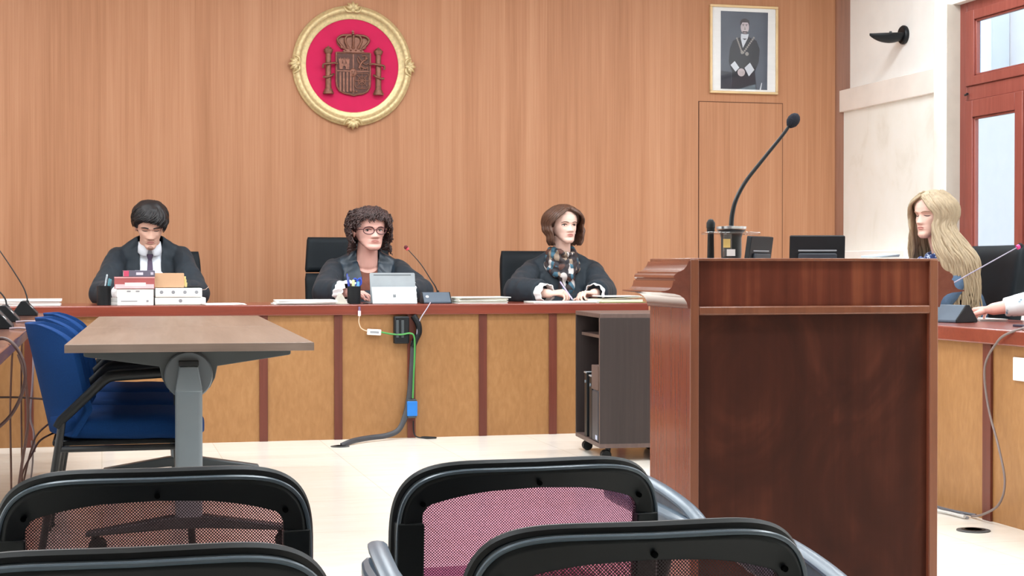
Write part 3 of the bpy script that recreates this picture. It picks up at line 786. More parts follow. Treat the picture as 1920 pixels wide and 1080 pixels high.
MB().span((.03, .018, .618), (Wc-.015, Dc-.018, .634)).build('shelf', cbe, cb, .001)
for x, y in ((.06, .08), (.06, Dc-.08), (Wc-.06, .08), (Wc-.06, Dc-.08)):
    c_ = MB()
    for q in (-.014, .014): c_.cone((x-.012, y+q-.009, .026), (x-.012, y+q+.009, .026), .026, .026, 20)
    c_.cone((x, y, .03), (x, y, z0), .012, .016, 12); c_.build('castor', M['black_plastic'], cb, .003)
rz_ = math.radians(-5)
def incab(x, y, z): c, s = math.cos(rz_), math.sin(rz_); return (2.437+x*c-y*s, 7.843+x*s+y*c, z)
pc_ = thing('computer_tower', 'slim grey computer tower standing upright inside the dark rolling cabinet', 'computer', incab(.010, .06, z0+.022), rz_)
MB().span((0, .0, 0), (.34, .15, .262)).build('case', P('grey_case', (84, 94, 104), .4), pc_, .004)
MB().span((-.006, .004, .004), (0, .146, .258)).build('front_bezel', P('dark_front', (50, 58, 68), .4), pc_, .003)
MB().span((-.0075, .02, .012), (-.006, .06, .034)).build('badge', P('white_blue_badge', (206, 214, 240), .4), pc_, flat=True)
bx = tag(MB().span((0, 0, 0), (.2, .16, .125)).build('cardboard_box', P('dim_brown_card', (96, 74, 66), .8), bevel=.002, loc=incab(.006, .07, z0+.285)), 'small brown box lying on the computer tower inside the rolling cabinet', 'box')
bx.rotation_euler = (0, 0, rz_)
for i, (yy, hh, lb) in enumerate(((.235, .33, 'black slim case with silver top edge next to the computer tower'), (.36, .34, 'black slim case with silver top edge deepest inside the cabinet'))):
    t = thing('slim_case', lb, 'electronics', incab(.008, yy, z0+.022), rz_, 'slim black cases inside the cabinet')
    MB().span((0, 0, 0), (.28, .06, hh)).build('case', M['black_plastic'], t, .003)
    MB().span((-.004, .004, hh-.006), (.1, .056, hh+.002)).build('top_edge', P('silver_edge', (196, 200, 206), .3, metal=.5), t, .001)
    MB().cone((-.004, .03, hh-.05), (0, .03, hh-.05), .008, .008, 12).build('button', M['grey_metal'], t)

# ------------------------------------------------------------------ things on the judges bench (top at z=.77)
ZB = .7705
def book(name, label, cat, x0, x1, y0, y1, zb, h, cover, pages=None, rz=0, group=None, marks=None, spine=True, lip=.003):
    """a bound volume lying flat, spine or fore-edge towards the camera"""
    t = thing(name, label, cat, ((x0+x1)/2, (y0+y1)/2, zb), rz, group)
    w_, d_ = (x1-x0)/2, (y1-y0)/2
    c = MB(); c.span((-w_, -d_, 0), (w_, d_, lip)).span((-w_, -d_, h-lip), (w_, d_, h))
    if spine: c.span((-w_, -d_, lip), (w_, -d_+lip, h-lip))
    c.build('cover', cover, t, .001)
    MB().span((-w_+.004, -d_+(lip if spine else .003), lip), (w_-.004, d_-.004, h-lip)).build('page_block', pages or M['paper'], t, flat=True)
    for i_, (a, b, mm) in enumerate(marks or []):
        MB().span((-w_+a[0]*2*w_, -d_-.0008-.0005*i_, a[1]*h), (-w_+b[0]*2*w_, -d_, b[1]*h)).build('printed_mark', mm, t, flat=True)
    return t
file_m = P('white_file_card', (238, 239, 236), .7, var=.02)
book('white_law_volume', 'thick white volume at the bottom of the stack beside the black pen cup', 'book', .086, .284, 9.34, 9.60, ZB, .045, file_m, marks=[((.1, .45), (.55, .55), M['ink']), ((.80, .4), (.86, .62), M['ink'])])
book('white_law_volume', 'white volume second from the bottom, under the red book', 'book', .082, .284, 9.345, 9.60, ZB+.046, .045, file_m, marks=[((.28, .62), (.38, .78), M['ink']), ((.52, .62), (.62, .78), M['ink'])])
redm = P('dusty_red_cover', (170, 88, 88), .55)
book('red_law_book', 'red and white bound book below the small grey book', 'book', .070, .290, 9.34, 9.56, ZB+.092, .066, redm, marks=[((.02, .03), (.98, .38), P('pink_white_band', (226, 196, 200), .6)), ((.26, .22), (.78, .52), P('pale_lettering', (238, 222, 222), .6)), ((.0, .9), (1, 1), P('pink_edge', (218, 160, 160), .6))])
gb = book('grey_law_book', 'small grey book with a pink spine edge on top of the red book', 'book', .118, .290, 9.345, 9.50, ZB+.159, .034, P('slate_cover', (98, 92, 108), .5), marks=[((0, .05), (.17, .95), P('crimson_edge', (196, 70, 100), .5)), ((.40, .28), (.62, .72), P('pale_title', (206, 200, 212), .5)), ((.86, .3), (.95, .75), P('pale_emblem', (186, 180, 194), .5))], rz=.03)
MB().span((-.050, -.05, .0342), (.085, .07, .0350)).build('cover_panel', P('lavender_grey_cover', (140, 132, 150), .5), gb, flat=True)
MB().span((-.086, -.077, .0340), (-.056, .077, .0350)).build('cover_stripe', P('pink_cover_stripe', (216, 96, 120), .5), gb, flat=True)
MB().span((-.02, -.01, .0351), (.02, .0, .0358)).build('cover_lettering', P('white_lettering', (222, 218, 226), .5), gb, flat=True)
def file_box(label, x0, x1, zb, h, n, y0=9.34, y1=9.62):
    t = thing('document_file', label, 'document file', ((x0+x1)/2, (y0+y1)/2, zb))
    w_, d_ = (x1-x0)/2, (y1-y0)/2
    MB().span((-w_, -d_, 0), (w_, d_, h-.001)).build('folder', file_m, t, .004)
    for i in range(n):
        xx = -w_+2*w_*(.13+.75*i/max(1, n-1) if n > 1 else .5)
        MB().prism(ellp2(xx, h*.55, .010, .010), Matrix(((1, 0, 0, 0), (0, 0, -1, -d_), (0, 1, 0, 0), (0, 0, 0, 1))), .0006).build('printed_mark', M['ink'], t, flat=True)
    MB().span((-w_+.002, -d_-.0006, .002), (w_-.002, -d_, .006)).build('page_edge', M['paper_cream'], t, flat=True)
    return t
def ellp2(cx, cy, rx, ry, n=16): return [(cx+rx*math.cos(2*PI*i/n), cy+ry*math.sin(2*PI*i/n)) for i in range(n)]
file_box('white file lying on the bench top below the other white file', .292, .572, ZB, .042, 1)
file_box('white file with faint round marks under the kraft folder', .294, .552, ZB+.043, .052, 4)
tag(MB().span((-.12, -.06, 0), (.12, .1, .010)).build('black_folder', M['black_plastic'], bevel=.002, loc=(.43, 9.52, ZB+.0955)), 'thin black folder on the white files behind the kraft one', 'folder')
kf = thing('kraft_folder', 'brown kraft folder with yellow tabs on top of the white files', 'folder', (.372, 9.40, ZB+.0955))
MB().prism(rrect(.166, .082, .006, cy=.041), Matrix(((1, 0, 0, 0), (0, .25, -1, 0), (0, 1, .1, 0), (0, 0, 0, 1))), .022).build('sleeve', M['kraft'], kf, .002)
for i, (a, b) in enumerate(((.012, .066), (.022, .048), (.004, .03))):
    MB().box((.086+.004*i, .006+.006*i, (a+b)/2), (.014, .002, b-a), (.25, .0, .1*i)).build('tab', M['yellow_card'], kf, .001)
pk = MB(); pk.rings([[V((0, -.01, 0)), V((0, .02, 0)), V((0, .02, .001)), V((0, -.01, .001))], [V((.022, -.012, .003)), V((.022, .015, .003)), V((.022, .015, .004)), V((.022, -.012, .004))], [V((.04, -.012, .018)), V((.04, .01, .018)), V((.04, .01, .019)), V((.04, -.012, .019))]])
tag(pk.build('paper_slip', P('pinkish_paper', (240, 206, 190), .7), loc=(.553, 9.42, ZB+.082)), 'curled pinkish slip sticking out of the white files', 'paper')
def sheets(name, label, cat, loc, w_, d_, n, m, rz=0, h=.0025, group=None):
    t = thing(name, label, cat, loc, rz, group)
    rr = random.Random(sum(map(ord, label)))
    for i in range(n):
        a = rr.uniform(-.06, .06) if i else 0
        s = MB(); s.box((rr.uniform(-.01, .01), rr.uniform(-.008, .008), h*(i+.5)), (w_*(1-.04*(i % 2)), d_, h*.92), (0, 0, a)); s.build('sheet', m[i % len(m)] if isinstance(m, list) else m, t, flat=True)
    return t
sheets('loose_papers', 'thin fan of white and pinkish sheets right of the white files', 'papers', (.665, 9.33, ZB), .23, .2, 3, [M['paper'], P('pink_sheet', (244, 224, 214), .7)], .12, .0028)
sheets('case_file', 'flat white case file at the bench edge left of the curly-haired judge', 'case file', (1.13, 9.36, ZB), .345, .24, 4, M['paper'], .0, .0065)
sheets('white_folder', 'long white folder lying at the far left end of the bench', 'folder', (-.42, 9.42, ZB), .40, .26, 3, M['paper'], 0, .012)
sheets('white_sheet', 'white sheet between the pen cup and the law volumes', 'papers', (.06, 9.47, ZB), .1, .12, 2, M['paper'], .05, .02)
en = thing('grey_envelope', 'greyish half-open envelope leaning beside the black pen cup of the middle judge', 'envelope', (1.335, 9.38, ZB))
MB().rings([[V((-.035, -.05, .001)), V((.05, -.06, .001)), V((.05, .06, .001)), V((-.035, .06, .001))], [V((-.030, -.05, .004)), V((.05, -.06, .003)), V((.05, .06, .003)), V((-.030, .06, .004))]]).build('envelope_body', P('grey_beige_paper', (196, 190, 178), .8), en, flat=True)
MB().rings([[V((-.036, -.02, .003)), V((.046, -.03, .003)), V((.046, -.027, .003)), V((-.036, -.017, .003))], [V((-.002, .01, .062)), V((.018, .0, .058)), V((.018, .003, .058)), V((-.002, .013, .062))]]).build('raised_flap', P('grey_beige_flap', (178, 172, 160), .8), en, flat=True)
def pen_cup(label, x, y, r, h, pens):
    t = thing('pen_cup', label, 'pen cup', (x, y, ZB))
    MB().lathe([(0, 0), (r, 0), (r*1.02, h), (r*.94, h), (r*.93, .006), (0, .006)], 28).build('cup', M['black_plastic'], t)
    for px_, py_, dx, dy, L_, col, nm, pr_ in pens:
        p = thing(nm, pr_+{'pen': ' pen in the cup of the ', 'marker': ' marker in the cup of the ', 'scissors': ' scissors in the cup of the '}[nm]+('man in the suit' if x < 1 else 'curly-haired judge'), nm, (x+px_, y+py_, ZB+.008))
        m_ = P('pen_'+nm+str(round(px_*1e4)), col, .4)
        d = V((dx, dy, L_))
        if nm == 'scissors':
            MB().box(d*.3, (.016, .004, L_*.6)).build('blade', M['grey_metal'], p)
            for s in (-1, 1):
                q = [d*.82+V((s*.013+.011*math.cos(a), 0, .020*math.sin(a))) for a in [2*PI*i/16 for i in range(17)]]
                MB().tube(q, .0045, 8).build('handle', m_, p)
        else:
            rr = .0042 if nm == 'pen' else .0078
            MB().tube([V((0, 0, 0)), d*.96, d], [rr, rr, rr*.5], 10).build('barrel', m_, p)
            MB().tube([d*.72, d*.985], [rr*1.2, rr*1.15], 10).build('cap', m_, p)
            if nm == 'pen': MB().box(d*.86+V((0, -rr*1.3, 0)), (.003, .002, .03)).build('clip', M['grey_metal'], p)
    return t
pen_cup('black pen cup beside the white law volumes, left of the man in the suit', .014, 9.40, .0385, .108,
        [(-.01, .01, .028, .004, .165, (206, 214, 222), 'pen', 'tallest pale grey'), (.01, -.012, .020, .002, .142, (80, 160, 176), 'pen', 'teal'), (.02, .008, .018, .0, .138, (96, 176, 190), 'pen', 'lighter turquoise')])
pen_cup('black pen cup with blue pens in front of the curly-haired judge', 1.422, 9.38, .0385, .102,
        [(-.022, .0, -.018, .004, .168, (58, 78, 178), 'pen', 'dark blue outward-leaning'), (-.006, -.012, .0, .0, .132, (214, 222, 170), 'marker', 'pale yellow-green'), (.014, .004, .008, .004, .145, (40, 76, 190), 'scissors', 'bright blue-handled'), (.018, -.014, .004, .0, .122, (110, 176, 226), 'marker', 'light blue'), (-.016, .016, -.014, .004, .15, (70, 90, 190), 'pen', 'mid-blue'), (.024, .012, .02, .004, .148, (60, 80, 180), 'pen', 'dark blue tablet-side')])
# tablet on its kickstand, seen from behind
tb = thing('tablet_computer', 'silver tablet on its kickstand in front of the curly-haired judge', 'tablet', (1.652, 9.36, ZB))
Rt = Matrix.Translation((0, 0, .003)) @ Matrix.Rotation(math.radians(-16), 4, 'X')
tbm = P('silver_tablet', (150, 156, 160), .45); tbl = P('pale_kickstand', (206, 213, 216), .5)
def tpr(poly, y0, y1): return MB().prism(poly, Rt @ Matrix(((1, 0, 0, 0), (0, 0, 1, y0), (0, 1, 0, 0), (0, 0, 0, 1))), y1-y0)
tpr(rrect(.268, .184, .008, cy=.092), 0, .008).build('tablet_body', tbm, tb, .0015)
tpr(rrect(.256, .172, .005, cy=.092), .008, .0085).build('screen', P('dark_screen', (16, 18, 22), .15), tb, flat=True)
tpr([(-.112, .168), (.112, .168), (.110, .173), (-.110, .173)], -.0006, 0).build('vent_slot', M['dark_grey_metal'], tb, flat=True)
ks = MB(); a, b = V((0, -.0, .094)), V((0, -.062, .0)); h_ = tpr
ks.rings([[V((x*.131, -.004+yy, .098)) for x, yy in ((-1, 0), (1, 0), (1, .003), (-1, .003))], [V((x*.131, -.045+yy, .002)) for x, yy in ((-1, 0), (1, 0), (1, .003), (-1, .003))]])
kso = ks.build('kickstand', tbl, tb, .001)
def kpt(x, z): return V((x, -.045+.041*(z-.002)/.096-.0012, z))
for sx in (-1, 1):
    for sz in (-1, 1):
        c = (sx*.0043, .046+sz*.0043); q = .0038
        MB().rings([[kpt(c[0]-q, c[1]-q), kpt(c[0]+q, c[1]-q), kpt(c[0]+q, c[1]+q), kpt(c[0]-q, c[1]+q)], [kpt(c[0]-q, c[1]-q)+V((0, .001, 0)), kpt(c[0]+q, c[1]-q)+V((0, .001, 0)), kpt(c[0]+q, c[1]+q)+V((0, .001, 0)), kpt(c[0]-q, c[1]+q)+V((0, .001, 0))]]).build('logo_square', P('logo_grey', (112, 118, 122), .5), kso, flat=True)
MB().prism(rrect(.262, .19, .006), Matrix.Translation((0, .16, .001)), .005).build('keyboard', P('grey_keyboard', (150, 152, 156), .6), tb, .001)
tag(MB().prism(rrect(.03, .014, .004), Matrix.Identity(4), .006).build('usb_stick', M['black_plastic'], bevel=.001, loc=(1.483, 9.33, ZB)), 'small black dongle lying between the pen cup and the tablet', 'dongle')
# desk microphones
def desk_mic(label, loc, rz, path, ring, wdt=.158, dep=.105, h=.062, body=None, neck=None):
    t = thing('desk_microphone', label, 'microphone', loc, rz, None)
    ms = P('slate_mic_body', (72, 84, 98), .4) if body is None else body
    b = MB(); Mx = Matrix(((0, 0, 1, -wdt/2), (1, 0, 0, 0), (0, 1, 0, 0), (0, 0, 0, 1)))
    b.prism([(-dep/2, 0), (dep/2, 0), (dep/2, .010), (.016, h), (-.004, h), (-dep/2, .012)], Mx, wdt); b.build('base', ms, t, .004)
    for sx in (-1, 1):
        e = MB(); e.prism([(-dep/2-.001, 0), (dep/2+.001, 0), (dep/2+.001, .012), (.017, h+.001), (-.006, h+.001), (-dep/2-.001, .013)], Matrix(((0, 0, 1, sx*wdt/2-.003), (1, 0, 0, 0), (0, 1, 0, 0), (0, 0, 0, 1))), .006); e.build('end_cap', M['black_plastic'], t, .003)
    n_ = V((0, -.7, .72)).normalized()
    c = V((-wdt*.34, -dep*.24, h*.56)); MB().cone(c, c+n_*.006, .010, .009, 16).build('button', M['white'], t)
    p = smooth_path(path, 6)
    MB().cone(p[0]-V((0, 0, .012)), p[0]+V((0, 0, .014)), .011, .007, 14).build('socket', M['black_plastic'], t)
    MB().tube(p, [.0042-.0018*i/len(p) for i in range(len(p))], 8).build('gooseneck', neck or M['black_metal'], t)
    d = (p[-1]-p[-2]).normalized(); e = p[-1]
    MB().tube([e-d*.004, e+d*.004, e+d*.010], [.010, .011, .010], 16).build('light_ring', P('ring', (214, 70, 84) if not ring else ring, .4), t)
    MB().tube([e+d*.008, e+d*.014, e+d*.022, e+d*.027], [.011, .0125, .010, .002], 16).build('microphone_head', P('foam_'+label[:6], (96, 36, 40) if not ring else (40, 30, 36), .9), t, angle=60)
    return t
desk_mic('slate desk microphone with red-tipped gooseneck between tablet and papers', (1.905, 9.38, ZB), 0, [(.015, .01, .062), (.0, .01, .10), (-.03, .01, .145), (-.09, .01, .235), (-.165, .01, .318)], None, .165, .115, .066)
# papers of the right-hand judge
sheets('document_stack', 'stack of worn white case papers between the microphone and the scarfed judge', 'papers', (2.165, 9.37, ZB), .30, .22, 7, [M['paper'], M['paper_cream'], P('greenish_paper', (206, 210, 196), .8)], .03, .0055)
sheets('open_file', 'open case file under the hands of the judge wearing the scarf', 'papers', (2.68, 9.40, ZB), .40, .26, 3, [M['paper'], M['paper_cream']], -.02, .0028)
t = thing('green_folder', 'green-edged folder at the right end of the judges bench', 'folder', (3.02, 9.38, ZB), .03)
MB().span((-.15, -.14, 0), (.135, .14, .006)).build('cover', P('olive_card', (150, 150, 96), .8), t, .001); MB().span((-.14, -.13, .006), (.12, .13, .020)).build('page_block', M['paper_cream'], t, flat=True); MB().box((0, .0, .026), (.27, .26, .003), (0, -.045, 0)).build('cover', P('grey_green_card', (168, 160, 138), .8), t, flat=True)
sheets('white_case_file', 'white case file lying on top of the green-edged folder', 'case file', (3.04, 9.44, ZB+.034), .25, .2, 2, [M['paper']], .05, .003)

# ------------------------------------------------------------------ cables on the front of the judges bench
def cable(name, label, pts, r, m, k=8, parts=None):
    t = tag(MB().tube(smooth_path(pts, k), r, 8).build(name, m), label, 'cable'); return t
YB = 9.185
wp = M['white']
us = thing('usb_adapter', 'white plug and adapter with thin cord hanging over the bench front below the pen cup', 'adapter', (1.423, YB, .72))
MB().box((0, .0, .0), (.016, .010, .03)).build('plug', P('pinkish_white_plug', (240, 218, 226), .4), us, .002)
MB().box((.0, .0, .026), (.012, .008, .024)).build('plug_shell', P('violet_grey_plug', (126, 104, 140), .4), us, .001)
MB().tube(smooth_path([(0, 0, -.014), (-.002, .004, -.05), (.012, .008, -.085), (.046, .01, -.102)], 6), .0028, 8).build('cord', P('cream_cord', (222, 196, 168), .5), us)
MB().box((.086, .012, -.108), (.080, .022, .034), (0, .06, 0)).build('adapter_body', wp, us, .004)
MB().box((.087, .0, -.108), (.05, .002, .012), (0, .06, 0)).build('adapter_mark', M['ink'], us, flat=True)
cable('green_cable', 'green network cable running from the white adapter down to the blue box', [(1.549, 9.195, .612), (1.60, 9.18, .602), (1.66, 9.165, .598), (1.71, 9.16, .605), (1.735, 9.162, .585), (1.738, 9.16, .50), (1.732, 9.16, .36), (1.728, 9.165, .232)], .0052, P('green_cable', (70, 146, 70), .45))
bb = thing('network_coupler', 'bright blue box clipped on the bench strip at the end of the green cable', 'coupler', (1.726, 9.19, .172))
MB().span((-.030, -.022, -.043), (.030, .026, .043)).build('housing', P('bright_blue_plastic', (34, 120, 206), .4), bb, .004)
for z in (-.047, .047): MB().span((-.026, -.018, z-.006), (.026, .022, z+.006)).build('end_cap', M['dark_grey_metal'], bb, .002)
bp_ = thing('socket_box', 'black power box under the bench top behind the green cable', 'power box', (1.69, 9.22, .63))
MB().span((-.068, -.05, -.085), (.020, -.002, .072)).build('housing', M['black_plastic'], bp_, .008)
MB().tube(smooth_path([(.045, -.03, .075), (.072, -.034, .03), (.078, -.034, -.02), (.06, -.03, -.06), (.045, -.02, -.10)], 5), [.030]*21, 10, flat=.6).build('cover', M['black_plastic'], bp_, angle=60)
for dx in (-.05, -.02): MB().span((dx-.008, -.054, -.05), (dx+.008, -.05, .05)).build('socket_strip', M['dark_grey_metal'], bp_, .002)
du = MB(); rg = []
pth = smooth_path([(1.737, 9.19, .56), (1.728, 9.19, .40), (1.715, 9.188, .26), (1.69, 9.18, .14), (1.645, 9.16, .055), (1.57, 9.12, .028), (1.47, 9.06, .024), (1.39, 8.99, .022), (1.33, 8.92, .018), (1.275, 8.87, .004)], 6)
du.tube(pth, [.018 if p.z > .1 else .016 for p in pth], 10, flat=.42, up=(0, 1, .2))
tag(du.build('cable_duct', P('grey_black_cable_sleeve', (62, 62, 66), .5), angle=60), 'flat grey-black cable sleeve curling from bench front to the floor outlet', 'cable')
cable('microphone_cable', 'thin grey microphone cable hanging over the bench edge beside the slate microphone', [(1.86, 9.32, .776), (1.84, 9.22, .776), (1.815, 9.19, .745), (1.775, 9.17, .69), (1.757, 9.17, .64), (1.752, 9.165, .58)], .0032, P('grey_lilac_cable', (178, 168, 180), .45))
cable('floor_cable', 'thin black cord looping on the floor at the foot of the bench', [(1.735, 9.19, .10), (1.74, 9.17, .02), (1.79, 9.13, .006), (1.845, 9.12, .006), (1.855, 9.15, .006), (1.80, 9.19, .006), (1.78, 9.18, .006)], .004, M['black_plastic'])

# ------------------------------------------------------------------ side desk on the left: microphones and cables
blk = P('black_mic_body', (38, 42, 48), .45)
for (x, y, lb), pth in zip(((-.40, 6.72, 'black desk microphone on the side desk, nearest the camera'), (-.415, 7.58, 'black desk microphone, middle one on the side desk'), (-.372, 8.55, 'black desk microphone at the bench end of the side desk')),
    ([(0, 0, .06), (-.02, -.02, .13), (-.10, -.03, .22), (-.25, -.05, .36)], [(0.005, .02, .06), (-.002, .02, .10), (-.035, .02, .14), (-.10, .02, .18), (-.25, .02, .23)], [(.01, .02, .06), (.005, .02, .10), (-.02, .02, .16), (-.10, .02, .29), (-.19, .02, .42)])):
    desk_mic(lb, (x, y, .7405), PI/2, [(b, -a, c) for a, b, c in pth], (60, 40, 44), .16, .118, .072, blk)
cl_ = [('pale_cable', 'pale grey cable drooping over the side desk edge behind the nearest blue chair', [(-.345, 6.60, .744), (-.295, 6.55, .747), (-.262, 6.50, .735), (-.252, 6.45, .66), (-.254, 6.42, .55), (-.262, 6.4, .42), (-.25, 6.4, .36), (-.245, 6.35, .29)], .0042, (160, 142, 148)),
    ('pale_cable', 'short pale cable between the middle microphone and the blue chair backs', [(-.36, 7.40, .744), (-.31, 7.36, .748), (-.262, 7.33, .742), (-.245, 7.3, .70), (-.25, 7.28, .55)], .0042, (160, 144, 152)),
    ('dark_cable', 'thick dark cable looping down from the side desk at the left picture edge', [(-.36, 5.45, .744), (-.30, 5.40, .755), (-.262, 5.35, .73), (-.235, 5.33, .67), (-.238, 5.32, .60), (-.275, 5.32, .52), (-.34, 5.3, .46), (-.42, 5.3, .40)], .0056, (66, 40, 36)),
    ('dark_cable', 'long dark cable hanging from side desk to floor in front of the thin ones', [(-.262, 5.50, .70), (-.24, 5.5, .62), (-.232, 5.5, .48), (-.252, 5.5, .34), (-.268, 5.5, .20), (-.25, 5.5, .09), (-.20, 5.5, .006), (-.14, 5.44, .006)], .0048, (82, 50, 42)),
    ('thin_cable', 'thin brown cable falling straight to the floor, leftmost of those under the side desk', [(-.30, 5.9, .70), (-.308, 5.9, .5), (-.306, 5.9, .25), (-.305, 5.9, .02), (-.30, 5.8, .006)], .0035, (96, 60, 46)),
    ('thin_cable', 'thin brown cable falling straight to the floor, right beside the leftmost one', [(-.287, 6.3, .70), (-.290, 6.3, .5), (-.288, 6.3, .2), (-.29, 6.3, .02), (-.285, 6.2, .006)], .0035, (104, 66, 50)),
    ('brown_cable', 'brown cable swinging from behind the blue chair to the floor in a wide curve', [(-.10, 6.2, .40), (-.20, 5.95, .38), (-.232, 5.85, .34), (-.262, 5.75, .28), (-.290, 5.7, .17), (-.305, 5.65, .06), (-.31, 5.6, .006)], .0036, (84, 52, 44)),
    ('brown_cable', 'brown cable crossing from side desk towards the near chair leg', [(-.14, 6.1, .45), (-.215, 5.95, .40), (-.24, 5.88, .34), (-.262, 5.8, .24), (-.285, 5.72, .12), (-.30, 5.65, .03), (-.30, 5.6, .006)], .0034, (92, 60, 52)),
    ('grey_cable', 'slender grey cable falling behind the lower back of the nearest blue chair', [(-.255, 6.35, .33), (-.25, 6.3, .26), (-.262, 6.25, .15), (-.28, 6.2, .06), (-.30, 6.1, .006)], .0034, (150, 136, 134)),
    ('black_cable', 'thin black cable stretched level from the left edge to the blue chair back', [(-.52, 5.9, .515), (-.40, 5.9, .528), (-.30, 5.9, .53), (-.20, 5.9, .522)], .0035, (60, 36, 30))]
for nm, lb, pts, r, c in cl_: cable(nm, lb, pts, r, P('cable_'+nm+lb[:5], c, .5))

# ------------------------------------------------------------------ side bench: monitors, files, microphone, papers
def monitor(label, loc, rz, w_, h_, tilt=-.14):
    t = thing('monitor', label, 'monitor', loc, rz, 'monitors on the side bench')
    MB().prism(rrect(.2, .15, .02), Matrix.Identity(4), .012).build('foot', M['black_plastic'], t, .002)
    MB().span((-.03, .012, .01), (.03, .034, .24)).build('stand', M['black_plastic'], t, .004)
    Mt = Matrix.Translation((0, -.01, .125)) @ Matrix.Rotation(tilt, 4, 'X')
    def pl(poly, y0, y1): return MB().prism(poly, Mt @ Matrix(((1, 0, 0, 0), (0, 0, 1, y0), (0, 1, 0, 0), (0, 0, 0, 1))), y1-y0)
    pl(rrect(w_, h_, .008, cy=h_/2), -.012, .018).build('screen_housing', M['black_plastic'], t, .003)
    pl(rrect(w_*.7, h_*.5, .01, cy=h_*.42), .018, .034).build('back_bulge', P('dark_slate', (48, 54, 62), .45), t, .004)
    pl(rrect(w_*.7, .008, .003, cy=h_*.72), .018, .0205).build('grip_line', P('pale_line', (150, 154, 160), .4), t, flat=True)
    pl(rrect(w_-.016, h_-.02, .002, cy=h_/2), -.0126, -.012).build('screen', P('off_screen', (14, 16, 20), .2), t, flat=True)
    return t
monitor('dark monitor seen from behind, beside the lectern microphone base', (3.60, 8.62, .7455), PI+.75, .30, .29)
monitor('dark monitor seen from behind, next to the pale stone wall', (3.83, 8.30, .7455), PI-.30, .30, .29)
fs = thing('file_pile', 'pile of case files on the side bench in front of the blond woman', 'files', (3.985, 7.86, .7455), .1)
for i in range(7):
    MB().box((random.uniform(-.015, .015), random.uniform(-.02, .02), .02+.041*i), (.14, .17, .036), (0, 0, random.uniform(-.08, .08))).build('file', [M['paper_cream'], M['paper'], P('blue_grey_card', (170, 184, 196), .7)][i % 3], fs, .003)
MB().rings([[V((-.06, -.08, .289)), V((.07, -.08, .291)), V((.07, .08, .289)), V((-.06, .08, .289))], [V((-.06, -.08, .296)), V((.07, -.09, .305)), V((.08, .07, .312)), V((-.06, .08, .298))]]).build('loose_sheet', P('pale_blue_sheet', (200, 214, 226), .7), fs, flat=True)
desk_mic('slate desk microphone with pink-ringed gooseneck on the side bench', (3.55, 6.33, .7455), -1.25, [tuple(Matrix.Rotation(1.25, 3, 'Z') @ V(q)) for q in ((-.075, .03, .045), (-.065, .04, .09), (-.02, .05, .135), (.052, .05, .175), (.20, .05, .25), (.35, .05, .325))], (232, 60, 140), .17, .13, .075, None, P('lilac_grey_neck', (150, 142, 160), .4))
sheets('notepad', 'white notepad on the side bench under the resting hand', 'papers', (3.80, 6.50, .7455), .13, .22, 3, M['paper'], -.1, .003)
ph = thing('smartphone', 'dark smartphone at the right edge of the side bench', 'phone', (3.56, 5.72, .7455), .1)
MB().prism(rrect(.075, .155, .01), Matrix.Identity(4), .009).build('body', P('navy_phone', (52, 52, 72), .3), ph, .002)
MB().prism(rrect(.069, .147, .008), Matrix.Translation((0, 0, .009)), .0004).build('screen', P('phone_glass', (30, 32, 46), .08), ph, flat=True)
cable('side_cable', 'grey cord drooping down the front of the side bench to the floor', [(3.40, 5.52, .752), (3.33, 5.42, .752), (3.295, 5.45, .735), (3.29, 5.52, .70), (3.29, 5.61, .60), (3.29, 5.585, .45), (3.285, 5.50, .30), (3.275, 5.44, .18), (3.275, 5.48, .09), (3.29, 5.62, .03), (3.30, 5.72, .008)], .0048, P('warm_grey_cord', (128, 112, 108), .5))
fc = thing('floor_cables', 'bundle of grey cables lying along the foot of the side bench', 'cable', (3.27, 5.7, 0))
for i, q in enumerate(((0, .02), (-.03, .0), (.018, -.02))):
    MB().tube(smooth_path([(q[0]+.02*math.sin(k*1.7+i), k*.12, .006+.004*i) for k in range(9)], 4), .006, 8).build('cable', P('cable_grey'+str(i), ((150, 148, 150), (206, 202, 198), (96, 96, 102))[i], .5), fc)

